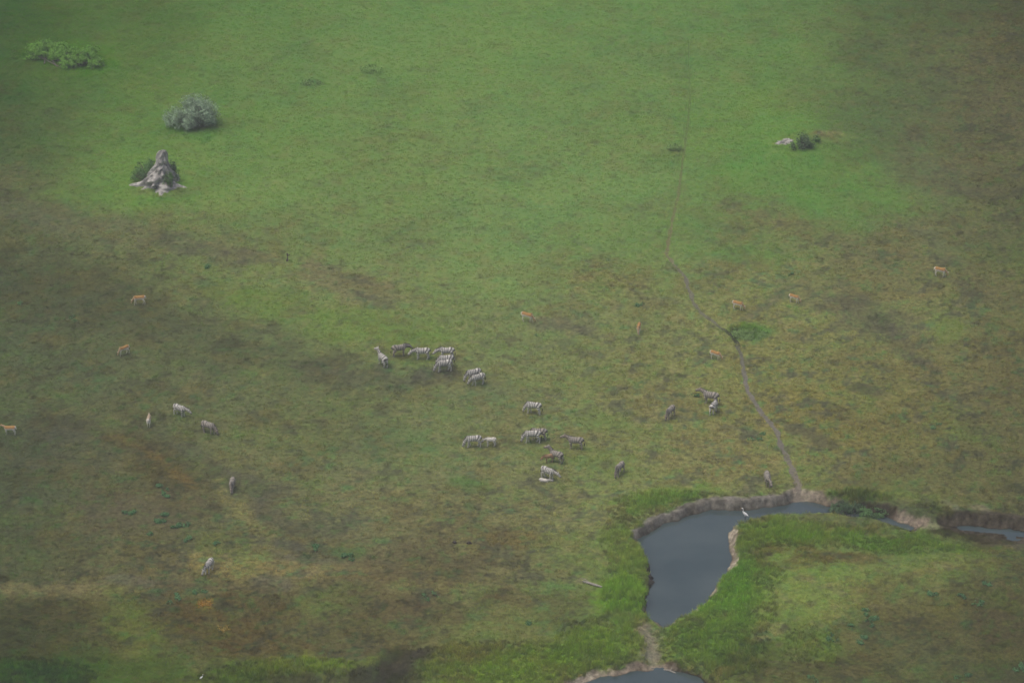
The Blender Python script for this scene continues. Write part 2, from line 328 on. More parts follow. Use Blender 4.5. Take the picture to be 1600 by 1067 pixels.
def ground_colour(x, y, d, att, pd, z=0.0):
    """colour of what grows or lies there, with some vignette darkening painted in, as a displayed colour; also lushness 0..1 and bareness 0..1"""
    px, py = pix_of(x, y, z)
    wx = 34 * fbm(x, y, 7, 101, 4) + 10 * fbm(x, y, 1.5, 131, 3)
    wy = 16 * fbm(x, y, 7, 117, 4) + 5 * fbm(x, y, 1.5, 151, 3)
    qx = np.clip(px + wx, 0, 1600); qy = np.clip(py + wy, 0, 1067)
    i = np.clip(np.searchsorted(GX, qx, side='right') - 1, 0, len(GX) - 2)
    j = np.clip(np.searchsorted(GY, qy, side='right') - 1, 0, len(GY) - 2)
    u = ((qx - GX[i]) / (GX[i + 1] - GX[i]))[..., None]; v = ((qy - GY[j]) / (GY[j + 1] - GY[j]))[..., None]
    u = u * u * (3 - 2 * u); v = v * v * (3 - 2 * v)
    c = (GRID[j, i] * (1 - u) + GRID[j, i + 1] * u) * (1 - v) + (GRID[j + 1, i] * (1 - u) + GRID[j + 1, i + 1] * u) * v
    c = c + np.clip(c[..., 1:2] - c[..., 0:1] - 18, 0, 20) / 14 * np.array([4.5, 0, 1.0])
    bare = np.zeros(x.shape)
    n_edge = fbm(x, y, 2.4, 171, 5, .68); n_fine = np.clip(.5 + .6 * fbm(x, y, 1.6, 191, 4, .7), 0, 1)
    bx = px + wx * .35; by = py + wy * .35
    for (cx, cy, rx, ry, tilt, colr, st) in BLOBS:
        wk = .35 * min(1, ry / 14)
        bx = px + wx * wk; by = py + wy * wk
        m = (np.abs(bx - cx) < (rx + ry) * 2.2) & (np.abs(by - cy) < (rx * .8 + ry) * 2.2)
        if not m.any():
            continue
        t = R(tilt); X = bx[m] - cx; Y = by[m] - cy
        r = np.hypot((X * math.cos(t) + Y * math.sin(t)) / rx, (-X * math.sin(t) + Y * math.cos(t)) / ry)
        k = sstep(1.5, 0.5, r + 0.6 * n_edge[m]) * st * (1 if st > .9 else (.72 + .5 * n_fine[m]))
        k = np.clip(k, 0, 1)
        c[m] = c[m] * (1 - k[..., None]) + np.array(colr, float) * k[..., None]
        sat = (max(colr) - min(colr)) / max(colr)
        if sat < .34:
            bare[m] = np.maximum(bare[m], k * (1 if sat < .25 else .55))
    lush = np.clip((c[..., 1] - c[..., 0]) / 34, 0, 1)
    amp = (1.0 - 0.80 * lush) * (1 - .5 * bare)
    inframe = sstep(1.3, 1.0, np.maximum(np.abs(px - 800) / 900, np.abs(py - 533) / 620))
    amp = amp * (.4 + .6 * inframe)
    n1 = fbm(x, y, 5.0, 201, 5, .6); n2 = fbm(x, y, 2.2, 233, 5, .65); n3 = fbm(x, y, 1.0, 257, 4, .7); n4 = fbm(x, y, 3.1, 277, 5, .62)

    def mix(c, colr, k):
        k = np.clip(k, 0, 1)[..., None]
        return c * (1 - k) + np.array(colr, float) * lum * k
    lum = (c.sum(-1) / 272)[..., None] ** .85
    n5 = fbm(x, y, 1.5, 311, 4, .75); n6 = fbm(x, y, 1.2, 337, 4, .75)
    c = mix(c, (88, 108, 64), .55 * amp * sstep(.0, .7, n1 * .7 + .6 * n3))
    c = mix(c, (94, 84, 60), .45 * amp * sstep(.0, .7, -n1 * .6 + n4))
    soil = amp * sstep(.18, .62, n2 * .8 + .5 * n3) * (1 - lush)
    c = mix(c, (76, 76, 65), .75 * soil)
    c = mix(c, (116, 112, 76), .38 * amp * sstep(.2, .7, -n2 * .7 + .5 * n4 - .3 * n3))
    c = mix(c, (72, 106, 68), .45 * amp * sstep(.35, .8, n3 * .8 - n1 * .5))
    c = mix(c, (70, 70, 60), .60 * amp * sstep(.32, .75, n5))
    c = mix(c, (124, 114, 82), .50 * amp * sstep(.36, .8, n6))
    c = mix(c, (84, 114, 70), .55 * amp * sstep(.36, .8, -n5 * .6 - n6 * .6))
    # in the green meadow only a soft drift between yellower and bluer grass
    c = c + (lush * 5.0 * n1)[..., None] * np.array([1.2, .55, .2]) + (lush * 4.5 * n3)[..., None] * np.array([.9, 1, .8])
    bare = np.maximum(bare, soil * .7)
    # dry stems here are straw and olive rather than red
    ex = np.clip(c[..., 0] - c[..., 1] + 5, 0, None)
    c[..., 0] = c[..., 0] - .22 * ex; c[..., 1] = c[..., 1] + .06 * ex
    # muddy water's edge
    mw = att[..., 1]
    mud = sstep(1.2, .75, (d + .30 * n3) / np.maximum(mw, .05)) * (d < 6)
    mc = att[..., 2:5] * (1 + .15 * fbm(x, y, .7, 301, 4, .7) + .12 * n2)[..., None]
    mc = mc * (1 - .26 * sstep(.25, .9, fbm(x, y, .9, 321, 4, .7)))[..., None]
    c = c * (1 - mud[..., None]) + mc * mud[..., None]
    wet = sstep(.16, .0, d)
    c = c * (1 - .38 * wet[..., None])
    lush = lush * (1 - mud)
    bare = np.maximum(bare, mud)
    return np.clip(c, 20, 240), lush, np.clip(bare, 0, 1), px, py


# ------------------------------------------------------------------ materials
def new_mat(name):
    m = bpy.data.materials.new(name)
    m.use_nodes = True
    nt = m.node_tree
    b = nt.nodes['Principled BSDF']
    return m, nt, b


def node(nt, t, **kw):
    n = nt.nodes.new(t)
    for k, v in kw.items():
        setattr(n, k, v)
    return n


def mottled(name, colr, rough=.9, var=.25, scale=8.0, spec=.2, second=None, bump_s=0.0):
    """base colour broken up by two scales of noise in object space"""
    m, nt, b = new_mat(name)
    tc = node(nt, 'ShaderNodeTexCoord')
    n = node(nt, 'ShaderNodeTexNoise'); n.inputs['Scale'].default_value = scale; n.inputs['Detail'].default_value = 6
    nt.links.new(tc.outputs['Object'], n.inputs['Vector'])
    r = node(nt, 'ShaderNodeValToRGB')
    a = np.array(colr, float)
    lo = a * (1 - var); hi = np.array(second, float) if second is not None else a * (1 + var)
    r.color_ramp.elements[0].position = .32; r.color_ramp.elements[1].position = .68
    r.color_ramp.elements[0].color = (*lo, 1); r.color_ramp.elements[1].color = (*np.minimum(hi, 1), 1)
    nt.links.new(n.outputs['Fac'], r.inputs[0]); nt.links.new(r.outputs[0], b.inputs['Base Color'])
    b.inputs['Roughness'].default_value = rough
    b.inputs['Specular IOR Level'].default_value = spec
    if bump_s:
        bp = node(nt, 'ShaderNodeBump'); bp.inputs['Strength'].default_value = bump_s; bp.inputs['Distance'].default_value = .05
        nt.links.new(n.outputs['Fac'], bp.inputs['Height']); nt.links.new(bp.outputs[0], b.inputs['Normal'])
    return m


def leafy(name, colr, var=.3, trans=.35):
    """leaves: vertex attribute 'tone' picks the shade of each leaf, some light comes through"""
    m, nt, b = new_mat(name)
    at = node(nt, 'ShaderNodeAttribute', attribute_name='tone')
    r = node(nt, 'ShaderNodeValToRGB')
    a = np.array(colr, float)
    r.color_ramp.elements[0].color = (*(a * (1 - var)), 1); r.color_ramp.elements[1].color = (*np.minimum(a * (1 + var) + .01, 1), 1)
    nt.links.new(at.outputs['Fac'], r.inputs[0])
    nt.links.new(r.outputs[0], b.inputs['Base Color'])
    b.inputs['Roughness'].default_value = .7; b.inputs['Specular IOR Level'].default_value = .04
    nt.links.new(up_normal(nt, .8), b.inputs['Normal'])
    tr = node(nt, 'ShaderNodeBsdfTranslucent'); mx = node(nt, 'ShaderNodeMixShader'); mx.inputs[0].default_value = trans
    nt.links.new(r.outputs[0], tr.inputs[0]); nt.links.new(b.outputs[0], mx.inputs[1]); nt.links.new(tr.outputs[0], mx.inputs[2])
    nt.links.new(mx.outputs[0], nt.nodes['Material Output'].inputs[0])
    return m


def ground_material():
    m, nt, b = new_mat('ground_cover')
    at = node(nt, 'ShaderNodeAttribute', attribute_name='cover')
    geo = node(nt, 'ShaderNodeNewGeometry')
    n1 = node(nt, 'ShaderNodeTexNoise'); n1.inputs['Scale'].default_value = 2.4; n1.inputs['Detail'].default_value = 6; n1.inputs['Roughness'].default_value = .78
    n2 = node(nt, 'ShaderNodeTexNoise'); n2.inputs['Scale'].default_value = 1.3; n2.inputs['Detail'].default_value = 6; n2.inputs['Roughness'].default_value = .7
    nt.links.new(geo.outputs['Position'], n1.inputs['Vector']); nt.links.new(geo.outputs['Position'], n2.inputs['Vector'])
    mr = node(nt, 'ShaderNodeMapRange'); mr.inputs[1].default_value = .3; mr.inputs[2].default_value = .7; mr.inputs[3].default_value = .34; mr.inputs[4].default_value = 1.74
    nt.links.new(n1.outputs['Fac'], mr.inputs[0])
    hs = node(nt, 'ShaderNodeHueSaturation')
    mr2 = node(nt, 'ShaderNodeMapRange'); mr2.inputs[1].default_value = .3; mr2.inputs[2].default_value = .7; mr2.inputs[3].default_value = .480; mr2.inputs[4].default_value = .522
    nt.links.new(n2.outputs['Fac'], mr2.inputs[0]); nt.links.new(mr2.outputs[0], hs.inputs['Hue'])
    vm = node(nt, 'ShaderNodeMix', data_type='FLOAT'); vm.inputs[2].default_value = 1.0
    nt.links.new(at.outputs['Alpha'], vm.inputs[0]); nt.links.new(mr.outputs[0], vm.inputs[3])
    nt.links.new(vm.outputs[0], hs.inputs['Value']); nt.links.new(at.outputs['Color'], hs.inputs['Color'])
    nt.links.new(hs.outputs[0], b.inputs['Base Color'])
    b.inputs['Roughness'].default_value = 1; b.inputs['Specular IOR Level'].default_value = .05
    bp = node(nt, 'ShaderNodeBump'); bp.inputs['Distance'].default_value = .12
    bs = node(nt, 'ShaderNodeMapRange'); bs.inputs[1].default_value = .3; bs.inputs[3].default_value = .06; bs.inputs[4].default_value = .38
    nt.links.new(at.outputs['Alpha'], bs.inputs[0]); nt.links.new(bs.outputs[0], bp.inputs['Strength'])
    nt.links.new(n1.outputs['Fac'], bp.inputs['Height']); nt.links.new(bp.outputs[0], b.inputs['Normal'])
    return m


def up_normal(nt, bias=2.2):
    """thin blades and leaves shade like the soft canopy they belong to"""
    g = node(nt, 'ShaderNodeNewGeometry')
    a = node(nt, 'ShaderNodeVectorMath', operation='ADD'); a.inputs[1].default_value = (0, 0, bias)
    n = node(nt, 'ShaderNodeVectorMath', operation='NORMALIZE')
    nt.links.new(g.outputs['Normal'], a.inputs[0]); nt.links.new(a.outputs[0], n.inputs[0])
    return n.outputs[0]


def grass_material():
    m, nt, b = new_mat('grass_blades')
    upn = up_normal(nt)
    nt.links.new(upn, b.inputs['Normal'])
    at = node(nt, 'ShaderNodeAttribute', attribute_name='tuft_colour', attribute_type='INSTANCER')
    nt.links.new(at.outputs['Color'], b.inputs['Base Color'])
    b.inputs['Roughness'].default_value = .8; b.inputs['Specular IOR Level'].default_value = .03
    tr = node(nt, 'ShaderNodeBsdfTranslucent'); mx = node(nt, 'ShaderNodeMixShader'); mx.inputs[0].default_value = .2
    nt.links.new(at.outputs['Color'], tr.inputs[0]); nt.links.new(b.outputs[0], mx.inputs[1]); nt.links.new(tr.outputs[0], mx.inputs[2])
    nt.links.new(mx.outputs[0], nt.nodes['Material Output'].inputs[0])
    return m


def water_material():
    m, nt, b = new_mat('murky_water')
    b.inputs['Base Color'].default_value = (.036, .060, .062, 1)
    b.inputs['Roughness'].default_value = .03; b.inputs['IOR'].default_value = 1.7; b.inputs['Specular IOR Level'].default_value = .5
    geo = node(nt, 'ShaderNodeNewGeometry')
    n = node(nt, 'ShaderNodeTexNoise'); n.inputs['Scale'].default_value = 2.2; n.inputs['Detail'].default_value = 4
    nt.links.new(geo.outputs['Position'], n.inputs['Vector'])
    silt = node(nt, 'ShaderNodeTexNoise'); silt.inputs['Scale'].default_value = .22; silt.inputs['Detail'].default_value = 5
    nt.links.new(geo.outputs['Position'], silt.inputs['Vector'])
    cr = node(nt, 'ShaderNodeValToRGB'); cr.color_ramp.elements[0].position = .35; cr.color_ramp.elements[1].position = .68
    cr.color_ramp.elements[0].color = (.036, .060, .063, 1); cr.color_ramp.elements[1].color = (.058, .084, .085, 1)
    nt.links.new(silt.outputs['Fac'], cr.inputs[0]); nt.links.new(cr.outputs[0], b.inputs['Base Color'])
    bp = node(nt, 'ShaderNodeBump'); bp.inputs['Strength'].default_value = .02; bp.inputs['Distance'].default_value = .05
    nt.links.new(n.outputs['Fac'], bp.inputs['Height']); nt.links.new(bp.outputs[0], b.inputs['Normal'])
    return m


# ------------------------------------------------------------------ object helpers
def link_mesh(name, verts, faces, mat=None, parent=None, smooth=False):
    me = bpy.data.meshes.new(name)
    me.from_pydata([tuple(v) for v in verts], [], [tuple(f) for f in faces])
    if mat: me.materials.append(mat)
    if smooth:
        me.polygons.foreach_set('use_smooth', [True] * len(me.polygons))
    o = bpy.data.objects.new(name, me)
    COL.objects.link(o)
    if parent is not None: o.parent = parent
    return o


def grid_mesh(name, X, Y, Z, mat):
    ny, nx = X.shape
    me = bpy.data.meshes.new(name)
    co = np.stack([X, Y, Z], -1).reshape(-1, 3).astype(np.float32)
    me.vertices.add(len(co)); me.vertices.foreach_set('co', co.ravel())
    a = (np.arange(ny - 1)[:, None] * nx + np.arange(nx - 1)[None, :]).ravel()
    q = np.stack([a, a + 1, a + nx + 1, a + nx], 1).astype(np.int32)
    me.loops.add(q.size); me.loops.foreach_set('vertex_index', q.ravel())
    me.polygons.add(len(q)); me.polygons.foreach_set('loop_start', np.arange(0, q.size, 4, dtype=np.int32))
    me.polygons.foreach_set('use_smooth', np.ones(len(q), bool))
    me.update(calc_edges=True)
    me.materials.append(mat)
    o = bpy.data.objects.new(name, me)
    COL.objects.link(o)
    return o


def set_attr(me, name, kind, arr):
    a = me.attributes.new(name, kind, 'POINT')
    arr = np.asarray(arr, np.float32)
    a.data.foreach_set({'FLOAT_COLOR': 'color', 'FLOAT_VECTOR': 'vector', 'FLOAT': 'value'}[kind], arr.ravel())


def tag(o, label=None, cat=None, group=None, kind=None):
    if label: o['label'] = label
    if cat: o['category'] = cat
    if group: o['group'] = group
    if kind: o['kind'] = kind
    return o


def empty(name, loc, rz=0.0, label=None, cat=None, group=None):
    o = bpy.data.objects.new(name, None)
    o.empty_display_size = .3
    COL.objects.link(o)
    o.location = loc; o.rotation_euler = (0, 0, rz)
    return tag(o, label, cat, group)


def copy_tree(o, parent=None):
    c = o.copy(); COL.objects.link(c); c.parent = parent
    for ch in list(o.children): copy_tree(ch, c)
    return c


# ------------------------------------------------------------------ ground, water, path
def axis(lo, hi, flo, fhi, coarse, fine):
    a = list(np.arange(lo, flo, coarse)) + list(np.arange(flo, fhi, fine)) + list(np.arange(fhi, hi, coarse)) + [hi]
    s = coarse; p = hi
    far = []
    while p < 4500:
        s *= 1.5; p += s; far.append(p)
    s = coarse; q = lo; near = []
    while q > -4500:
        s *= 1.5; q -= s; near.append(q)
    return np.array(near[::-1] + a + far)


xs = axis(-78, 78, 3, 62, .30, .17)
ys = axis(-80, 105, -74, -28, .30, .17)
GXX, GYY = np.meshgrid(xs, ys)
ZZ, DD, AA, PD = terrain(GXX, GYY, True)
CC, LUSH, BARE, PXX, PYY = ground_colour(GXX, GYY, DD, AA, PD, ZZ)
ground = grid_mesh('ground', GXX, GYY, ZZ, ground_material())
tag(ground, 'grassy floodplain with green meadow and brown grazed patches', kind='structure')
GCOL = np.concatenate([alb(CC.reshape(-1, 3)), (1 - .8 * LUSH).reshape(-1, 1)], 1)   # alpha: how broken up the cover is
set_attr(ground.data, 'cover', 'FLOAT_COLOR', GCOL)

MWATER = water_material()
for poly in OUT:
    c = poly.mean(0)
    far = c + (poly - c) * 1.0
    lo, hi = poly.min(0) - 2.5, poly.max(0) + 2.5
    link_mesh('water', [(lo[0], lo[1], WATER_Z), (hi[0], lo[1], WATER_Z), (hi[0], hi[1], WATER_Z), (lo[0], hi[1], WATER_Z)], [(0, 1, 2, 3)], MWATER)
for o in [o for o in COL.objects if o.name.startswith('water')]:
    tag(o, {'water': 'still grey water of the pool', 'water.001': 'edge of a second pool at the bottom'}.get(o.name, 'thin line of water in the drying channel'), kind='structure')


def build_path():
    m, nt, b = new_mat('trodden_earth')
    at = node(nt, 'ShaderNodeAttribute', attribute_name='cover')
    geo = node(nt, 'ShaderNodeNewGeometry')
    n = node(nt, 'ShaderNodeTexNoise'); n.inputs['Scale'].default_value = 4; n.inputs['Detail'].default_value = 5
    nt.links.new(geo.outputs['Position'], n.inputs['Vector'])
    mr = node(nt, 'ShaderNodeMapRange'); mr.inputs[1].default_value = .3; mr.inputs[2].default_value = .7; mr.inputs[3].default_value = .72; mr.inputs[4].default_value = 1.25
    hs = node(nt, 'ShaderNodeHueSaturation')
    nt.links.new(n.outputs['Fac'], mr.inputs[0]); nt.links.new(mr.outputs[0], hs.inputs['Value']); nt.links.new(at.outputs['Color'], hs.inputs['Color'])
    nt.links.new(hs.outputs[0], b.inputs['Base Color']); b.inputs['Roughness'].default_value = 1; b.inputs['Specular IOR Level'].default_value = .05
    P = PATH
    T = np.gradient(P, axis=0); T /= np.linalg.norm(T, axis=1)[:, None]
    N = np.stack([-T[:, 1], T[:, 0]], 1)
    s = np.arange(len(P)) * .25
    px, py = pix_of(P[:, 0], P[:, 1])
    w = np.interp(py, [60, 200, 300, 390, 430, 520, 600, 700, 760, 782], [.08, .13, .19, .23, .23, .2, .24, .27, .55, .8])
    wl = w * (1 + .7 * fbm(s, s * 0 + 3, 1.1, 5, 4)); wr = w * (1 + .7 * fbm(s, s * 0 + 9, 1.1, 15, 4))
    L = 5
    vs = []
    for k in range(L):
        t = k / (L - 1)
        off = (-wl * (1 - t) + wr * t)
        q = P + N * off[:, None]
        vs.append(q)
    V = np.stack(vs, 1)
    Z = terrain(V[..., 0], V[..., 1]) + .035
    Z[:, 0] -= .05; Z[:, -1] -= .05
    o = grid_mesh('path', V[..., 0], V[..., 1], Z, m)
    cols = np.stack([np.interp(py, [60, 200, 300, 390, 430, 505, 515, 530, 540, 600, 700, 782], ch) for ch in
                     ([92, 95, 104, 112, 110, 104, 74, 66, 98, 114, 110, 122], [116, 114, 112, 110, 108, 104, 80, 70, 98, 110, 106, 114], [68, 70, 76, 82, 96, 88, 64, 58, 86, 102, 98, 104])], -1)
    cc = np.repeat(cols[:, None, :], L, 1).reshape(-1, 3)
    set_attr(o.data, 'cover', 'FLOAT_COLOR', np.concatenate([alb(cc), np.ones((len(cc), 1))], 1))
    tag(o, 'narrow trodden game path winding down to the water', kind='structure')


build_path()

# ------------------------------------------------------------------ grass: far too many blades to count
MGRASS = grass_material()


def tuft_mesh(name, n, spread, lean, width, seed):
    r = random.Random(seed)
    vs, fs = [], []
    for _ in range(n):
        a = r.uniform(0, 2 * math.pi); rad = spread * math.sqrt(r.random())
        bx, by = rad * math.cos(a), rad * math.sin(a)
        la = a + r.uniform(-.8, .8); ln = lean * r.uniform(.3, 1.2); h = r.uniform(.55, 1.0)
        w = width * r.uniform(.7, 1.3); fa = r.uniform(0, math.pi); wx, wy = math.cos(fa) * w, math.sin(fa) * w
        i = len(vs)
        mx, my = bx + math.cos(la) * ln * .35, by + math.sin(la) * ln * .35
        tx, ty = bx + math.cos(la) * ln, by + math.sin(la) * ln
        vs += [(bx - wx, by - wy, -.05), (bx + wx, by + wy, -.05), (mx + wx * .8, my + wy * .8, h * .6), (mx - wx * .8, my - wy * .8, h * .6), (tx, ty, h * .95)]
        fs += [(i, i + 1, i + 2, i + 3), (i + 3, i + 2, i + 4)]
    me = bpy.data.meshes.new(name)
    me.from_pydata(vs, [], fs); me.materials.append(MGRASS)
    return bpy.data.objects.new(name, me)        # kept out of the scene; only instanced


def scatter(name, pts, scl, rot, colr, src, label):
    me = bpy.data.meshes.new(name)
    me.vertices.add(len(pts)); me.vertices.foreach_set('co', np.asarray(pts, np.float32).ravel())
    set_attr(me, 'tuft_scale', 'FLOAT_VECTOR', scl)
    set_attr(me, 'tuft_turn', 'FLOAT_VECTOR', rot)
    set_attr(me, 'tuft_colour', 'FLOAT_COLOR', np.concatenate([colr, np.ones((len(colr), 1))], 1))
    me.materials.append(MGRASS)
    o = bpy.data.objects.new(name, me); COL.objects.link(o)
    ng = bpy.data.node_groups.new(name + '_scatter', 'GeometryNodeTree')
    ng.interface.new_socket('Geometry', in_out='INPUT', socket_type='NodeSocketGeometry')
    ng.interface.new_socket('Geometry', in_out='OUTPUT', socket_type='NodeSocketGeometry')
    gi = ng.nodes.new('NodeGroupInput'); go = ng.nodes.new('NodeGroupOutput')
    ip = ng.nodes.new('GeometryNodeInstanceOnPoints')
    oi = ng.nodes.new('GeometryNodeObjectInfo'); oi.inputs['Object'].default_value = src
    a = ng.nodes.new('GeometryNodeInputNamedAttribute'); a.data_type = 'FLOAT_VECTOR'; a.inputs['Name'].default_value = 'tuft_scale'
    b = ng.nodes.new('GeometryNodeInputNamedAttribute'); b.data_type = 'FLOAT_VECTOR'; b.inputs['Name'].default_value = 'tuft_turn'
    er = ng.nodes.new('FunctionNodeEulerToRotation')
    ng.links.new(gi.outputs[0], ip.inputs['Points']); ng.links.new(oi.outputs['Geometry'], ip.inputs['Instance'])
    ng.links.new(a.outputs['Attribute'], ip.inputs['Scale']); ng.links.new(b.outputs['Attribute'], er.inputs[0])
    ng.links.new(er.outputs[0], ip.inputs['Rotation']); ng.links.new(ip.outputs[0], go.inputs[0])
    md = o.modifiers.new('scatter', 'NODES'); md.node_group = ng
    tag(o, label, 'grass', kind='stuff')
    return o


def sample_land(x, y):
    z, d, att, pd = terrain(x, y, True)
    c, lush, bare, px, py = ground_colour(x, y, d, att, pd, z)
    return z, d, pd, c, lush, bare, px, py


def grow_grass():
    n = 165000
    x = rng.uniform(-76, 76, n); y = rng.uniform(-78, 102, n)
    px, py = pix_of(x, y)
    keep = (np.abs(px - 800) < 900) & (np.abs(py - 533) < 640)
    x, y = x[keep], y[keep]
    z, d, pd, c, lush, bare, px, py = sample_land(x, y)
    p = np.clip(.62 + .4 * lush - 1.1 * bare, .03, 1)
    keep = (d > .25) & (pd > .16 + .24 * rng.random(len(x))) & (rng.random(len(x)) < p)
    x, y, z, c, lush = x[keep], y[keep], z[keep], c[keep], lush[keep]
    k = len(x)
    hgt = (.15 - .05 * lush) * rng.uniform(.6, 1.5, k)
    wid = rng.uniform(.28, .55, k)
    jit = 1 + (rng.uniform(.72, 1.34, (k, 1)) * (1 + rng.uniform(-.12, .12, (k, 3))) - 1) * (1 - .62 * lush)[:, None]
    a = alb(c) * jit * np.array([2.0, 2.0, 1.75]) * (1 + .05 * lush)[:, None]
    scatter('grass', np.stack([x, y, z], 1), np.stack([wid, wid, hgt], 1), np.stack([rng.normal(0, .12, k), rng.normal(0, .12, k), rng.uniform(0, 6.28, k)], 1), a,
            tuft_mesh('grass_tuft', 13, .5, .35, .05, 3), 'short grazed grass covering the floodplain')
    # tall grass along the banks
    X, Y, S, Cc = [], [], [], []
    for (cx, cy, rx, ry, h) in TALL:
        gx, gy = ground_at(cx, cy)
        rad = rx / 14.9 * 1.15; rad2 = ry / 7.2 * 1.15
        m = int(rad * rad2 * 3.14 * (13 if h > .45 else 7))
        a = rng.uniform(0, 6.28, m); q = np.sqrt(rng.random(m))
        xx = gx + rad * q * np.cos(a); yy = gy + rad2 * q * np.sin(a)
        X.append(xx); Y.append(yy); S.append(h * (1.0 - .45 * q ** 2) * (1 + .45 * fbm(xx, yy, 1.5, 61, 3)))
    x = np.concatenate(X); y = np.concatenate(Y); hgt = np.concatenate(S)
    z, d, pd, c, lush, bare, px, py = sample_land(x, y)
    keep = (d > .12 + .5 * np.clip(bare, 0, 1)) & (rng.random(len(x)) > bare * 1.1) & (pd > .5)
    x, y, z, c, hgt = x[keep], y[keep], z[keep], c[keep], hgt[keep]
    k = len(x)
    hgt = np.clip(hgt, .12, 1.2) * rng.uniform(.7, 1.25, k)
    wid = rng.uniform(.30, .5, k) * (.7 + .5 * hgt)
    jit = rng.uniform(.85, 1.3, (k, 1)) * (1 + rng.uniform(-.08, .08, (k, 3)))
    a = alb(c) * jit * (1 + (np.array([2.25, 2.2, 1.55]) - 1) * sstep(.2, .5, hgt)[:, None])
    scatter('tall_grass', np.stack([x, y, z], 1), np.stack([wid, wid, hgt], 1), np.stack([rng.normal(0, .15, k), rng.normal(0, .15, k), rng.uniform(0, 6.28, k)], 1), a,
            tuft_mesh('tall_grass_tuft', 20, .5, .55, .035, 9), 'tall bright green grass along the pool banks')


grow_grass()

# ------------------------------------------------------------------ animals
def frame_for(t):
    t = t.normalized()
    up = Vector((0, 0, 1))
    side = up.cross(t)
    if side.length < .05: side = Vector((0, 1, 0)).cross(t).cross(t)
    if side.length < .05: side = Vector((0, 1, 0))
    side.normalize()
    return side, t.cross(side).normalized()


def loft(bm, pts, seg=10):
    """closed tube through [(x, y, z, half width, half height), ...]"""
    rings = []
    P = [Vector(p[:3]) for p in pts]
    for i, p in enumerate(pts):
        t = P[min(i + 1, len(P) - 1)] - P[max(i - 1, 0)]
        s, u = frame_for(t)
        rings.append([bm.verts.new(P[i] + s * (math.cos(2 * math.pi * k / seg) * p[3]) + u * (math.sin(2 * math.pi * k / seg) * p[4])) for k in range(seg)])
    for a, b in zip(rings, rings[1:]):
        for k in range(seg):
            bm.faces.new((a[k], a[(k + 1) % seg], b[(k + 1) % seg], b[k]))
    bm.faces.new(rings[0][::-1]); bm.faces.new(rings[-1])


def leg_pts(x, y, top_z, chain, swing):
    """chain of (dx, z, r); swing moves the foot forward, foot stays on the ground"""
    out = []
    for dx, z, r in chain:
        k = 1 - z / top_z
        out.append((x + dx + swing * k, y * (1 - .12 * k), z + (.0 if z > .02 else 0), r, r))
    return out


def quadruped(spec, neck, head, yaw=0.0, swings=(0, 0, 0, 0)):
    """one continuous body. neck/head pitch in degrees (0 level, + up); returns mesh and skeleton points"""
    bm = bmesh.new()
    sk = {}
    loft(bm, spec['torso'], 14); sk['torso'] = spec['torso']
    nb = Vector(spec['neck_base']); L = spec['neck_len']; r0, r1 = spec['neck_r']
    nd = Vector((math.cos(R(neck)) * math.cos(R(yaw)), math.cos(R(neck)) * math.sin(R(yaw)), math.sin(R(neck))))
    poll = nb + nd * L
    np_ = [tuple(nb - nd * .12) + (r0[0], r0[1]), tuple(nb + nd * L * .4) + (r0[0] * .75 + r1[0] * .25, r0[1] * .6 + r1[1] * .4), tuple(poll + nd * .04) + r1]
    loft(bm, np_, 10); sk['neck'] = np_
    hd = Vector((math.cos(R(head)) * math.cos(R(yaw * 1.5)), math.cos(R(head)) * math.sin(R(yaw * 1.5)), math.sin(R(head))))
    hl = spec['head_len']; hr = spec['head_r']
    hp = [tuple(poll - hd * hl * .12) + (hr * .85, hr), tuple(poll + hd * hl * .25) + (hr, hr * 1.15), tuple(poll + hd * hl * .65) + (hr * .74, hr * .78), tuple(poll + hd * hl * .92) + (hr * .70, hr * .68), tuple(poll + hd * hl) + (hr * .42, hr * .42)]
    loft(bm, hp, 10); sk['head'] = hp
    side = Vector((-math.sin(R(yaw * 1.5)), math.cos(R(yaw * 1.5)), 0)); hup = hd.cross(side) * -1
    if hup.z < 0 and abs(head) < 80: hup = -hup
    for s in (-1, 1):
        e0 = poll + side * s * hr * .7 + hup * hr * .6 - hd * .02
        e1 = e0 + side * s * .05 * spec['k'] + hup * spec['ear'] - hd * .03
        loft(bm, [tuple(e0) + (.03 * spec['k'],) * 2, tuple(e0.lerp(e1, .55)) + (.04 * spec['k'], .03 * spec['k']), tuple(e1) + (.012,) * 2], 6)
    legs = []
    for j, (lx, ly, key) in enumerate(((spec['fx'], spec['fy'], 'fore'), (spec['fx'], -spec['fy'], 'fore'), (spec['hx'], spec['hy'], 'hind'), (spec['hx'], -spec['hy'], 'hind'))):
        lp = leg_pts(lx, ly, spec['top'], spec[key], swings[j])
        loft(bm, lp, 8); legs.append(lp)
    sk['legs'] = legs
    t = spec['tail']
    loft(bm, t, 7)
    sk['tail'] = t
    me = bpy.data.meshes.new('raw'); bm.normal_update(); bmesh.ops.recalc_face_normals(bm, faces=bm.faces); bm.to_mesh(me); bm.free()
    o = bpy.data.objects.new('raw', me); COL.objects.link(o)
    rm = o.modifiers.new('r', 'REMESH'); rm.mode = 'VOXEL'; rm.voxel_size = .024 * spec['k']
    sm = o.modifiers.new('s', 'SMOOTH'); sm.factor = .5; sm.iterations = 4
    dg = bpy.context.evaluated_depsgraph_get()
    out = bpy.data.meshes.new_from_object(o.evaluated_get(dg))
    bpy.data.objects.remove(o); bpy.data.meshes.remove(me)
    out.polygons.foreach_set('use_smooth', [True] * len(out.polygons))
    sk['poll'], sk['nd'], sk['hd'], sk['hup'], sk['nb'] = poll, nd, hd, hup, nb
    return out, sk


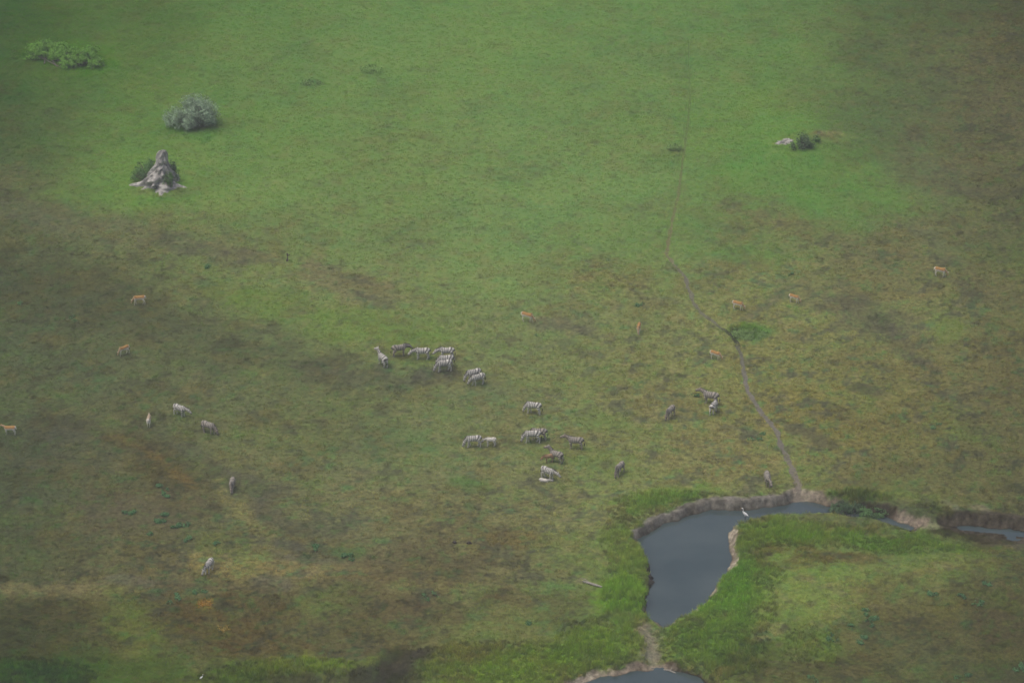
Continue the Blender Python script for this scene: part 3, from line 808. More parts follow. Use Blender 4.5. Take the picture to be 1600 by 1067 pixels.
def seg_dist(co, chain):
    """distance to a chain measured in its own radius, arc length along it"""
    best = np.full(len(co), 1e9); arc = np.zeros(len(co)); s = 0
    for a, b in zip(chain, chain[1:]):
        A = np.array(a[:3]); B = np.array(b[:3]); e = B - A; l = np.linalg.norm(e)
        t = np.clip(((co - A) @ e) / (l * l + 1e-9), 0, 1)
        d = np.linalg.norm(co - A - t[:, None] * e, axis=1) / ((max(a[3], a[4])) * (1 - t) + max(b[3], b[4]) * t)
        m = d < best
        best = np.where(m, d, best); arc = np.where(m, s + t * l, arc); s += l
    return best, arc


ZEBRA = dict(k=1.0, torso=[(-.80, 0, 1.06, .10, .12), (-.70, 0, 1.06, .22, .25), (-.50, 0, 1.06, .28, .31), (-.2, 0, .99, .30, .32), (.15, 0, .96, .31, .34), (.45, 0, .99, .26, .33), (.62, 0, 1.02, .20, .25), (.70, 0, 1.04, .10, .14)],
             neck_base=(.50, 0, 1.12), neck_len=.62, neck_r=((.16, .27), (.11, .16)), head_len=.56, head_r=.15, ear=.17,
             fx=.44, fy=.15, hx=-.56, hy=.16, top=.95,
             fore=[(.02, .95, .15), (.03, .72, .115), (.0, .46, .082), (.0, .42, .074), (.0, .14, .058), (.02, .07, .064), (.04, .0, .07)],
             hind=[(.02, 1.0, .22), (.10, .76, .17), (.0, .58, .11), (-.10, .48, .084), (-.09, .40, .07), (-.04, .14, .058), (-.02, .07, .064), (.01, .0, .07)],
             tail=[(-.78, 0, 1.14, .05, .05), (-.86, 0, 1.05, .038, .038), (-.90, 0, .85, .028, .028), (-.90, 0, .72, .024, .024)])


def scaled(spec, kx, leg, bulk):
    """a foal: smaller, with longer legs for its body"""
    import copy
    s = copy.deepcopy(spec)
    dz = .0
    s['torso'] = [(x * kx, y, (1.02 * leg) + (z - 1.02) * bulk, w * bulk, h * bulk) for x, y, z, w, h in spec['torso']]
    x, y, z = spec['neck_base']; s['neck_base'] = (x * kx, y, 1.02 * leg + (z - 1.02) * bulk)
    s['neck_len'] *= kx; s['head_len'] *= kx * 1.05; s['head_r'] *= bulk * 1.08; s['ear'] *= .8; s['k'] = .72
    s['neck_r'] = tuple((a * bulk * .9, b * bulk * .9) for a, b in spec['neck_r'])
    s['fx'] *= kx; s['hx'] *= kx; s['fy'] *= bulk; s['hy'] *= bulk; s['top'] *= leg
    for q in ('fore', 'hind'): s[q] = [(a * kx, z * leg, r * bulk) for a, z, r in spec[q]]
    s['tail'] = [(x * kx, y, 1.02 * leg + (z - 1.02) * bulk, w * bulk, h * bulk) for x, y, z, w, h in spec['tail']]
    return s


FOAL = scaled(ZEBRA, .62, .74, .62)
LYING = dict(FOAL, top=.5)
_dz = FOAL['torso'][3][2] - .17
LYING['torso'] = [(x, y, max(z - _dz, .12), w * 1.1, h * .95) for x, y, z, w, h in FOAL['torso']]
LYING['neck_base'] = (FOAL['neck_base'][0], 0, FOAL['neck_base'][2] - _dz - .02)
LYING['tail'] = [(x, y, max(z - _dz, .06 + .01 * i), w, h) for i, (x, y, z, w, h) in enumerate(FOAL['tail'])]
LYING['fore'] = [(.0, .16, .07), (.10, .07, .055), (.20, .05, .045), (.08, .045, .04), (.02, .04, .036)]
LYING['hind'] = [(.02, .18, .11), (.16, .10, .09), (.22, .06, .06), (.02, .05, .05), (-.06, .045, .04), (.10, .04, .036)]
LYING['fy'] = FOAL['fy'] * 1.35; LYING['hy'] = FOAL['hy'] * 1.45
ANTELOPE = dict(k=.72, torso=[(-.60, 0, .80, .07, .09), (-.53, 0, .80, .15, .17), (-.38, 0, .80, .18, .21), (-.12, 0, .75, .185, .22), (.15, 0, .73, .19, .23), (.36, 0, .75, .165, .22), (.48, 0, .78, .12, .16), (.54, 0, .8, .06, .09)],
                neck_base=(.40, 0, .85), neck_len=.46, neck_r=((.09, .14), (.055, .07)), head_len=.30, head_r=.068, ear=.14,
                fx=.36, fy=.10, hx=-.42, hy=.11, top=.72,
                fore=[(.02, .72, .085), (.02, .54, .06), (0, .36, .036), (0, .3, .03), (0, .08, .024), (.02, .0, .03)],
                hind=[(.02, .78, .13), (.08, .60, .095), (0, .45, .055), (-.08, .37, .04), (-.07, .3, .032), (-.03, .08, .026), (.0, .0, .03)],
                tail=[(-.58, 0, .86, .03, .03), (-.64, 0, .76, .026, .026), (-.65, 0, .58, .022, .022)])


def zebra_material(name, light, dark, brown):
    """stripes follow the 'phase' laid along the body; 'stripe' says how strong they are there"""
    m, nt, b = new_mat(name)
    ph = node(nt, 'ShaderNodeAttribute', attribute_name='phase'); st = node(nt, 'ShaderNodeAttribute', attribute_name='stripe')
    dk = node(nt, 'ShaderNodeAttribute', attribute_name='dark'); dust = node(nt, 'ShaderNodeAttribute', attribute_name='dust')
    tc = node(nt, 'ShaderNodeTexCoord')
    nz = node(nt, 'ShaderNodeTexNoise'); nz.inputs['Scale'].default_value = 3.5; nz.inputs['Detail'].default_value = 3
    nt.links.new(tc.outputs['Object'], nz.inputs['Vector'])
    ad = node(nt, 'ShaderNodeMath', operation='MULTIPLY_ADD'); ad.inputs[1].default_value = 1.6
    nt.links.new(nz.outputs['Fac'], ad.inputs[0]); nt.links.new(ph.outputs['Fac'], ad.inputs[2])
    sn = node(nt, 'ShaderNodeMath', operation='SINE'); nt.links.new(ad.outputs[0], sn.inputs[0])
    mr = node(nt, 'ShaderNodeMapRange'); mr.inputs[1].default_value = -.15; mr.inputs[2].default_value = .4
    nt.links.new(sn.outputs[0], mr.inputs[0])
    mu = node(nt, 'ShaderNodeMath', operation='MULTIPLY'); nt.links.new(mr.outputs[0], mu.inputs[0]); nt.links.new(st.outputs['Fac'], mu.inputs[1])
    mx = node(nt, 'ShaderNodeMath', operation='MAXIMUM'); nt.links.new(mu.outputs[0], mx.inputs[0]); nt.links.new(dk.outputs['Fac'], mx.inputs[1])
    c0 = node(nt, 'ShaderNodeMix', data_type='RGBA'); c0.inputs[6].default_value = (*light, 1); c0.inputs[7].default_value = (*brown, 1)
    nt.links.new(dust.outputs['Fac'], c0.inputs[0])
    c1 = node(nt, 'ShaderNodeMix', data_type='RGBA'); c1.inputs[7].default_value = (*dark, 1)
    nt.links.new(mx.outputs[0], c1.inputs[0]); nt.links.new(c0.outputs[2], c1.inputs[6])
    nt.links.new(c1.outputs[2], b.inputs['Base Color'])
    b.inputs['Roughness'].default_value = .75; b.inputs['Specular IOR Level'].default_value = .2
    return m


MZEB = [zebra_material('zebra_coat', (.68, .68, .63), (.10, .095, .088), (.36, .30, .23)),
        zebra_material('dusty_zebra_coat', (.45, .44, .40), (.08, .083, .075), (.30, .24, .18)),
        zebra_material('pale_foal_coat', (.76, .75, .69), (.16, .13, .11), (.50, .42, .32)),
        zebra_material('brown_foal_coat', (.36, .24, .14), (.15, .085, .045), (.33, .19, .095))]
MHAIR = mottled('dark_hair', (.035, .032, .03), .8, .3, 20)
MMANE = mottled('mane_hair', (.10, .095, .09), .8, .6, 14)
MRUF = mottled('brown_mane_hair', (.16, .10, .06), .8, .4, 14)


def paint_zebra(me, sk, strength=1.0, dusty=.25, lying=False):
    n = len(me.vertices); co = np.empty(n * 3); me.vertices.foreach_get('co', co); co = co.reshape(-1, 3)
    dt, at = seg_dist(co, sk['torso']); dn, an = seg_dist(co, sk['neck']); dh, ah = seg_dist(co, sk['head'])
    L = [seg_dist(co, lp) for lp in sk['legs']]
    tz = float(np.mean([p[2] for p in sk['torso']])); hip = sk['torso'][1][0]; ln = sk['torso'][-1][0] - hip
    piv = np.array([hip + ln * .42, tz - .45 * sk['torso'][3][4] / .32])
    dx = co[:, 0] - piv[0]; dz = co[:, 2] - piv[1]
    ang = np.arctan2(-dx, dz)                                   # 0 above the pivot, grows towards the rump
    per = 2 * math.pi / (.215 * ln / 1.4)
    ph = np.where(dx > 0, -dx * per * 1.18, ang * .60 * ln / 1.4 * per * .80)
    st = np.full(n, .95)
    low = sstep(tz - .10, tz - .30, co[:, 2]) * sstep(.9, .2, np.abs(dx) / ln)     # white belly
    st *= 1 - .85 * low
    reg = np.argmin(np.stack([dt, dn, dh]), 0)
    nk = (reg == 1) & (co[:, 0] > sk['nb'].x)
    ph = np.where(nk, -(an + .3) * per * 1.3, ph); st = np.where(nk, .8, st)
    hd = (reg == 2) & (dh < 1.8)
    ph = np.where(hd, -(ah + .2) * per * 2.0, ph); st = np.where(hd, .62, st)
    dark = np.where(hd, sstep(.74, .9, ah / sk['head'][-1][4] * sk['head'][-1][4] / max(ah[hd].max(), .01) if hd.any() else 0), 0.0)
    top = 0 if lying else sk['torso'][3][2] - .26 * sk['torso'][3][4] / .32
    for d_, a_ in L:
        m = co[:, 2] < top - .08
        ph = np.where(m & (d_ < 1.6), co[:, 2] * per * 1.35, ph); st = np.where(m & (d_ < 1.6), .42 * sstep(.1, .75, co[:, 2]), st)
    dark = np.maximum(dark, 0 if lying else sstep(.06, .035, co[:, 2]))
    dust = dusty * (.5 + .5 * vnoise(co[:, 0] * 5, co[:, 2] * 5 + co[:, 1] * 4, 5)) + .25 * sstep(.5, 1.2, co[:, 0] / .9) * dusty
    set_attr(me, 'phase', 'FLOAT', ph); set_attr(me, 'stripe', 'FLOAT', st * strength); set_attr(me, 'dark', 'FLOAT', dark); set_attr(me, 'dust', 'FLOAT', np.clip(dust, 0, 1))


def mane_mesh(sk, k):
    """upright brush of hair along the crest of the neck"""
    A = sk['nb'] - sk['nd'] * .05; B = sk['poll'] + sk['hd'] * .06 * k
    s = Vector((0, 0, 1)).cross(sk['nd']); s.normalize(); up = sk['nd'].cross(s).normalized()
    if up.z < 0: up = -up
    r = random.Random(2); vs, fs = [], []
    N = 14
    for i in range(N + 1):
        t = i / N
        rad = sk['neck'][0][4] * (1 - t) * .8 + sk['neck'][2][4] * (.2 + t * .8)
        p = A.lerp(B, t) + up * (rad * .85); h = (.11 + r.uniform(-.015, .02)) * k * (1 if 0 < i < N else .5)
        for w, z in ((-.022, 0), (-.012, h), (.012, h), (.022, 0)):
            vs.append(p + s * (w * k) + up * z)
    for i in range(N):
        a = i * 4
        fs += [(a, a + 4, a + 5, a + 1), (a + 1, a + 5, a + 6, a + 2), (a + 2, a + 6, a + 7, a + 3), (a + 3, a + 7, a + 4, a)]
    fs += [(0, 1, 2, 3), (N * 4 + 3, N * 4 + 2, N * 4 + 1, N * 4)]
    return vs, fs


def tuft_tail(sk, k):
    t = sk['tail'][-1]; bm = bmesh.new(); k2 = k
    loft(bm, [(t[0], 0, t[2] + .06 * k2, .028 * k2, .028 * k2), (t[0] - .01, 0, t[2] - .08 * k2, .05 * k2, .05 * k2), (t[0] + .02, 0, t[2] - .26 * k2, .034 * k2, .034 * k2), (t[0] + .03, 0, t[2] - .34 * k2, .01, .01)], 7)
    me = bpy.data.meshes.new('tail_tuft'); bm.to_mesh(me); bm.free()
    return me


POSES = {   # neck pitch, head pitch, yaw, foot swings
    'graze': (-48, -68, 6, (.16, -.12, -.10, .14)), 'graze_turn': (-46, -62, -22, (-.10, .14, .12, -.10)), 'low': (-14, -42, 10, (.06, -.08, .1, -.08)),
    'level': (18, -28, -8, (.04, -.04, -.06, .06)), 'up': (56, -22, 12, (.02, -.05, .05, -.06)), 'lie': (-8, -20, 20, (0, 0, 0, 0)), 'walk': (4, -38, 0, (.20, -.18, -.20, .18))}
PROTO = {}


def zebra_proto(kind, pose):
    key = (kind, pose)
    if key in PROTO: return PROTO[key]
    spec = LYING if 'lying' in kind else FOAL if 'foal' in kind else ZEBRA
    kind = kind.replace('_lying', '')
    nk, hd, yw, sw = POSES[pose]
    if spec is not ZEBRA: sw = tuple(.7 * q for q in sw); nk *= 1.0
    me, sk = quadruped(spec, nk, hd, yw, sw)
    k = 1.0 if spec is ZEBRA else .65
    paint_zebra(me, sk, {'zebra': 1.0, 'dusty': .9, 'pale_foal': .38, 'brown_foal': .5}[kind], {'zebra': .3, 'dusty': .75, 'pale_foal': .3, 'brown_foal': .6}[kind], spec is LYING)
    me.materials.append({'zebra': MZEB[0], 'dusty': MZEB[1], 'pale_foal': MZEB[2], 'brown_foal': MZEB[3]}[kind])
    r = bpy.data.objects.new('zebra' if spec is ZEBRA else 'zebra_foal', None); COL.objects.link(r); r.empty_display_size = .3
    b = bpy.data.objects.new('body', me); COL.objects.link(b); b.parent = r
    vs, fs = mane_mesh(sk, k)
    link_mesh('mane', vs, fs, MRUF if kind == 'brown_foal' else MMANE, r)
    tm = tuft_tail(sk, k); tm.materials.append(MHAIR if kind != 'brown_foal' else MRUF)
    t = bpy.data.objects.new('tail_hair', tm); COL.objects.link(t); t.parent = r
    PROTO[key] = [r, False]
    return PROTO[key]


def place(proto, px, py, deg, label, cat, group, scale=1.0, roll=None):
    r, used = proto
    o = copy_tree(r) if used else r
    proto[1] = True
    x, y, z = spot(px, py)
    o.location = (x, y, z - .015); o.rotation_euler = (0, 0, R(deg)); o.scale = (scale,) * 3
    return tag(o, label, cat, group)


HERD = 'zebras grazing on the floodplain'
ZEBRAS = [  # kind, pose, px, py of the ground under the belly, heading, scale, label
    ('zebra', 'up', 598, 571, 122, 1.0, 'zebra with raised head at the left end of the upper zebra group'),
    ('dusty', 'low', 624, 556, 18, 1.0, 'greyish zebra facing right, second from left in the upper group'),
    ('zebra', 'low', 660, 561, 179, 1.0, 'zebra facing left over bright grass in the middle of the upper group'),
    ('zebra', 'low', 698, 560, 178, .98, 'rearmost of three overlapping zebras at the right of the upper group'),
    ('zebra', 'graze', 697, 572, 182, .97, 'middle one of three overlapping zebras, mostly hidden by its neighbours'),
    ('zebra', 'graze', 694, 580, 190, 1.0, 'front one of three overlapping zebras, head down beside a bare grey patch'),
    ('zebra', 'graze', 740, 594, 200, .98, 'rear zebra of the pair right of the bare grey patch'),
    ('zebra', 'graze_turn', 747, 601, 206, .95, 'front zebra of the pair right of the bare grey patch, head low'),
    ('zebra', 'graze', 834, 646, 163, 1.0, 'lone boldly striped zebra grazing leftward in the middle of the meadow'),
    ('zebra', 'graze', 740, 698, 184, .98, 'striped zebra grazing just in front of a small pale foal'),
    ('zebra', 'graze', 832, 691, 178, 1.02, 'nearer of two side by side zebras grazing leftward below the lone one'),
    ('dusty', 'graze', 842, 687, 174, 1.0, 'farther of two side by side zebras, its rump showing behind its neighbour'),
    ('dusty', 'level', 899, 701, 170, 1.02, 'plain brownish grey zebra standing with level head, facing left'),
    ('dusty', 'up', 869, 722, 148, .98, 'tan tinted zebra with raised head standing behind a brown foal'),
    ('zebra', 'low', 856, 748, -38, .98, 'whitish zebra facing right beside a foal lying on the grass'),
    ('dusty', 'graze', 1047, 652, 238, .92, 'grey zebra grazing toward the viewer left of the two overlapping zebras'),
    ('dusty', 'level', 1110, 631, 158, 1.08, 'dark grey zebra standing side on behind a white rumped one'),
    ('zebra', 'graze', 1115, 645, 66, .95, 'zebra seen from behind with bright white striped rump'),
    ('dusty', 'graze', 968, 741, 240, .95, 'grey zebra walking toward the viewer above the grassy pool bank'),
    ('dusty', 'low', 1199, 757, -84, .98, 'brownish zebra standing alone on the bank beside the game path'),
    ('zebra', 'low', 281, 649, -34, .92, 'pale zebra at the left with head stretched right, upper of two'),
    ('dusty', 'graze', 326, 677, -32, 1.0, 'pale brown zebra at the left with head down, lower of two'),
    ('dusty', 'graze', 363, 765, -96, .9, 'thin grey zebra facing the viewer on the dry track right of green herbs'),
    ('zebra', 'graze_turn', 327, 893, 250, .95, 'nearest zebra, alone above the orange plant patch at lower left')]
for kind, pose, px, py, deg, sc, lab in ZEBRAS:
    place(zebra_proto(kind, pose), px, py, deg, lab, 'zebra', HERD, sc)
place(zebra_proto('pale_foal', 'low'), 767, 697, 177, 'small pale foal standing behind the grazing striped zebra', 'zebra foal', None, 1.08)
place(zebra_proto('brown_foal', 'low'), 858, 722, 196, 'small reddish brown foal in front of the tan tinted zebra', 'zebra foal', None, 1.0)
lie = place(zebra_proto('pale_foal_lying', 'lie'), 850, 752, -14, 'cream foal lying on its side at the feet of a whitish zebra', 'zebra foal', None, .95)


def antelope_proto(pose, pale=False):
    key = ('antelope', pose, pale)
    if key in PROTO: return PROTO[key]
    nk, hd, yw, sw = POSES[pose]
    me, sk = quadruped(ANTELOPE, nk - (6 if 'graze' in pose else 0), hd, yw, tuple(.7 * q for q in sw))
    n = len(me.vertices); co = np.empty(n * 3); me.vertices.foreach_get('co', co); co = co.reshape(-1, 3)
    dn, an = seg_dist(co, sk['neck']); dh, ah = seg_dist(co, sk['head'])
    w = sstep(.80, .70, co[:, 2] + .03 * np.sin(co[:, 0] * 5))
    up = (np.minimum(dn, dh) < 1.3) & (co[:, 0] > .45)
    w = np.where(up, .2, w)
    w = np.maximum(w, sstep(-.47, -.54, co[:, 0]) * .9)
    w = np.maximum(w, .0)
    set_attr(me, 'white', 'FLOAT', w)
    if 'antelope_coat' not in bpy.data.materials:
        for nm, top in (('antelope_coat', (.40, .225, .075)), ('buff_coat', (.40, .32, .22))):
            m, nt, b = new_mat(nm)
            at = node(nt, 'ShaderNodeAttribute', attribute_name='white')
            nz = node(nt, 'ShaderNodeTexNoise'); nz.inputs['Scale'].default_value = 12
            tc = node(nt, 'ShaderNodeTexCoord'); nt.links.new(tc.outputs['Object'], nz.inputs['Vector'])
            c = node(nt, 'ShaderNodeMix', data_type='RGBA'); c.inputs[6].default_value = (*top, 1); c.inputs[7].default_value = (.80, .76, .66, 1)
            hs = node(nt, 'ShaderNodeHueSaturation'); mr = node(nt, 'ShaderNodeMapRange'); mr.inputs[3].default_value = .75; mr.inputs[4].default_value = 1.25
            nt.links.new(nz.outputs['Fac'], mr.inputs[0]); nt.links.new(mr.outputs[0], hs.inputs['Value'])
            nt.links.new(at.outputs['Fac'], c.inputs[0]); nt.links.new(c.outputs[2], hs.inputs['Color']); nt.links.new(hs.outputs[0], b.inputs['Base Color'])
            b.inputs['Roughness'].default_value = .8; b.inputs['Specular IOR Level'].default_value = .2
    me.materials.append(bpy.data.materials['buff_coat' if pale else 'antelope_coat'])
    r = bpy.data.objects.new('antelope', None); COL.objects.link(r); r.empty_display_size = .3
    b = bpy.data.objects.new('body', me); COL.objects.link(b); b.parent = r
    tm = tuft_tail(sk, .5); tm.materials.append(MHAIR)
    t = bpy.data.objects.new('tail_hair', tm); COL.objects.link(t); t.parent = r
    PROTO[key] = [r, False]
    return PROTO[key]


AGRP = 'antelopes scattered over the floodplain'
ANTS = [
    ('graze', 218, 476, 184, 1.12, False, 'orange brown antelope grazing leftward at the left below the termite mound'),
    ('graze', 194, 554, 216, 1.05, False, 'orange antelope grazing left with lowered head below the termite mound antelope'),
    ('level', 16, 679, 176, 1.05, False, 'white bellied antelope at the left edge of the plain'),
    ('graze', 824, 503, -24, 1.15, False, 'antelope with white belly grazing rightward above the zebra herd'),
    ('graze', 998, 520, -98, 1.05, False, 'orange antelope seen head on, left of the game path'),
    ('graze', 1153, 484, -24, 1.05, False, 'antelope right of the game path, just above the dark bush'),
    ('graze', 1241, 473, -28, 1.0, False, 'small antelope on greyish ground farther right of the path'),
    ('graze', 1469, 432, -18, 1.12, False, 'rightmost antelope of the plain, alone near the right edge'),
    ('graze', 1118, 562, -30, 1.05, False, 'antelope just left of the path below the dark bush'),
    ('low', 233, 664, 88, 1.08, True, 'pale buff antelope seen from behind, left of the two pale zebras')]
for pose, px, py, deg, sc, pale, lab in ANTS:
    place(antelope_proto(pose, pale), px, py, deg, lab, 'antelope', AGRP, sc)


def build_bird(px, py, deg, label, z=None, k=1.0, name='egret'):
    x, y, zz = spot(px, py)
    if z is not None:
        x, y = ground_at(px, py, z); x = float(x); y = float(y); zz = z
    r = empty(name, (x, y, zz), R(deg), label, 'bird')
    bm = bmesh.new()
    loft(bm, [(-.34, 0, .50, .03, .02), (-.25, 0, .55, .08, .06), (-.05, 0, .64, .125, .12), (.12, 0, .72, .10, .11), (.2, 0, .79, .05, .06)], 10)
    loft(bm, [(.14, 0, .74, .06, .06), (.24, 0, .86, .042, .045), (.20, 0, 1.0, .036, .036), (.22, 0, 1.12, .034, .036), (.30, 0, 1.16, .045, .042), (.37, 0, 1.15, .03, .03)], 9)
    for s in (-1, 1):
        loft(bm, [(-.0, .05 * s, .6, .04, .04), (-.02, .055 * s, .42, .022, .022), (.0, .06 * s, -.12, .014, .014)], 6)
    me = bpy.data.meshes.new('raw'); bmesh.ops.recalc_face_normals(bm, faces=bm.faces); bm.to_mesh(me); bm.free()
    o = bpy.data.objects.new('raw', me); COL.objects.link(o)
    rm = o.modifiers.new('r', 'REMESH'); rm.mode = 'VOXEL'; rm.voxel_size = .013
    sm = o.modifiers.new('s', 'SMOOTH'); sm.iterations = 2
    out = bpy.data.meshes.new_from_object(o.evaluated_get(bpy.context.evaluated_depsgraph_get()))
    bpy.data.objects.remove(o)
    m, nt, b = new_mat('white_plumage')
    sep = node(nt, 'ShaderNodeSeparateXYZ'); tc = node(nt, 'ShaderNodeTexCoord'); nt.links.new(tc.outputs['Object'], sep.inputs[0])
    gt = node(nt, 'ShaderNodeMath', operation='GREATER_THAN'); gt.inputs[1].default_value = .45; nt.links.new(sep.outputs['Z'], gt.inputs[0])
    c = node(nt, 'ShaderNodeMix', data_type='RGBA'); c.inputs[6].default_value = (.05, .05, .045, 1); c.inputs[7].default_value = (.82, .83, .82, 1)
    nt.links.new(gt.outputs[0], c.inputs[0]); nt.links.new(c.outputs[2], b.inputs['Base Color']); b.inputs['Roughness'].default_value = .8
    out.materials.append(m); out.polygons.foreach_set('use_smooth', [True] * len(out.polygons))
    bo = bpy.data.objects.new('body', out); COL.objects.link(bo); bo.parent = r
    bm = bmesh.new(); loft(bm, [(.35, 0, 1.15, .02, .022), (.44, 0, 1.135, .013, .014), (.54, 0, 1.115, .004, .004)], 7)
    me = bpy.data.meshes.new('beak'); bm.to_mesh(me); bm.free(); me.materials.append(mottled('yellow_beak', (.5, .33, .06), .5, .15))
    bk = bpy.data.objects.new('beak', me); COL.objects.link(bk); bk.parent = r
    r.scale = (k,) * 3
    return r


build_bird(1164, 812, 150, 'white egret standing in shallow water near the far bank', WATER_Z, 1.05)
build_bird(315, 1063, 30, 'small white egret on the near grass at the bottom edge', None, .55)

# ------------------------------------------------------------------ shrubs, termite mounds, herbs and litter
def leaf_cloud(clumps, n, size, seed, elong=2.2, droop=.3, shell=.55):
    """small leaf faces through the volume of overlapping clumps [(x, y, z, rx, ry, rz)]"""
    r = np.random.default_rng(seed)
    cl = np.array(clumps, float); vol = cl[:, 3] * cl[:, 4] * cl[:, 5]
    pick = r.choice(len(cl), n, p=vol / vol.sum())
    d = r.normal(size=(n, 3)); d /= np.linalg.norm(d, axis=1)[:, None]
    rad = shell + (1.06 - shell) * r.random(n) ** .7
    rad *= 1 + .22 * (vnoise(d[:, 0] * 2.6 + pick * 7, d[:, 1] * 2.6 + d[:, 2] * 2.2, seed) * 2 - 1) * 1.6
    c = cl[pick, :3] + d * rad[:, None] * cl[pick, 3:]
    keep = c[:, 2] > .02
    c, d, pick = c[keep], d[keep], pick[keep]; n = len(c)
    gap = vnoise(c[:, 0] * 2.2 + c[:, 2], c[:, 1] * 2.2 + c[:, 2] * 1.7, seed + 5)
    keep = gap > .27
    c, d, pick, gap = c[keep], d[keep], pick[keep], gap[keep]; n = len(c)
    nrm = d + np.array([0, 0, .5]) + r.normal(size=(n, 3)) * .45                # leaves face outwards and up
    ax = np.cross(nrm, r.normal(size=(n, 3))); ax /= np.linalg.norm(ax, axis=1)[:, None]
    ax = ax + .45 * d + np.array([0, 0, .15]); ax[:, 2] -= droop * r.random(n)
    ax /= np.linalg.norm(ax, axis=1)[:, None]
    sd = np.cross(ax, nrm); sd /= np.linalg.norm(sd, axis=1)[:, None]
    s = size * r.uniform(.6, 1.4, n)[:, None]
    v = np.stack([c - ax * s * .5 * elong, c + sd * s * .5, c + ax * s * .5 * elong, c - sd * s * .5], 1).reshape(-1, 3)
    f = np.arange(n * 4).reshape(-1, 4)
    tone = np.clip(.5 + .5 * (gap - .6) * 1.6 + r.normal(0, .17, n), 0, 1)
    return v, f, np.repeat(tone, 4)


def stems(bm, clumps, base_r, seed, trunk_r=.07):
    r = random.Random(seed)
    for (x, y, z, rx, ry, rz) in clumps:
        for _ in range(3):
            a = r.uniform(0, 6.28); b0 = (math.cos(a) * base_r * r.random(), math.sin(a) * base_r * r.random(), -.1)
            e = (x + r.uniform(-.5, .5) * rx, y + r.uniform(-.5, .5) * ry, z + rz * r.uniform(0, .55))
            mid = ((b0[0] * .5 + e[0] * .5), (b0[1] * .5 + e[1] * .5), e[2] * .55)
            loft(bm, [b0 + (trunk_r, trunk_r), mid + (trunk_r * .7,) * 2, e + (trunk_r * .25,) * 2], 6)


def shrub(name, px, py, clumps, n, size, mat, label, seed, cat='bush', stem_mat=None, elong=2.2, base_r=.4, trunk_r=.06, droop=.3, shell=.5, group=None, xyz=None):
    x, y, z = xyz if xyz else spot(px, py)
    r = empty(name, (x, y, z), 0, label, cat, group)
    v, f, tone = leaf_cloud(clumps, n, size, seed, elong, droop, shell)
    o = link_mesh('foliage', v, f, mat, r)
    set_attr(o.data, 'tone', 'FLOAT', tone)
    if stem_mat:
        bm = bmesh.new(); stems(bm, clumps, base_r, seed, trunk_r)
        me = bpy.data.meshes.new('stem'); bm.to_mesh(me); bm.free(); me.materials.append(stem_mat)
        s = bpy.data.objects.new('stem', me); COL.objects.link(s); s.parent = r
    return r


MBARK = mottled('grey_bark', (.16, .145, .125), .9, .3, 9)
L_SILVER = leafy('silver_leaves', (.30, .42, .28), .55, .3)
L_GREEN = leafy('mid_green_leaves', (.115, .23, .07), .45, .35)
L_BRIGHT = leafy('bright_green_leaves', (.17, .37, .05), .3, .4)
L_DARK = leafy('dark_green_leaves', (.09, .16, .07), .45, .3)
L_HERB = leafy('bluegreen_herb_leaves', (.11, .25, .095), .35, .35)
L_PALE = leafy('pale_green_leaves', (.27, .46, .12), .2, .35)
L_SOFT = leafy('soft_green_leaves', (.22, .35, .11), .3, .35)
L_DRY = leafy('dry_brush', (.085, .078, .062), .4, .15)
L_ORANGE = leafy('orange_petals', (.42, .24, .035), .35, .3)
L_YELLOW = leafy('yellow_petals', (.40, .29, .06), .35, .3)

shrub('silvery_bush', 299, 197, [(0.3, 0, 1.75, 2.3, 2.0, 1.75), (-1.6, -.2, 1.1, 1.6, 1.6, 1.1), (1.4, .2, 1.7, 1.7, 1.6, 1.5), (.4, .6, 2.4, 1.5, 1.4, 1.2), (2.2, -.1, 1.1, 1.1, 1.2, .95), (-.3, -1.0, .9, 1.5, 1.2, .9), (-2.3, 0, .8, .9, 1., .7)], 15000, .075, L_SILVER,
      'large silvery grey bush standing alone behind the termite mound', 21, stem_mat=MBARK, elong=3.0, base_r=1.0, trunk_r=.08, shell=.35)


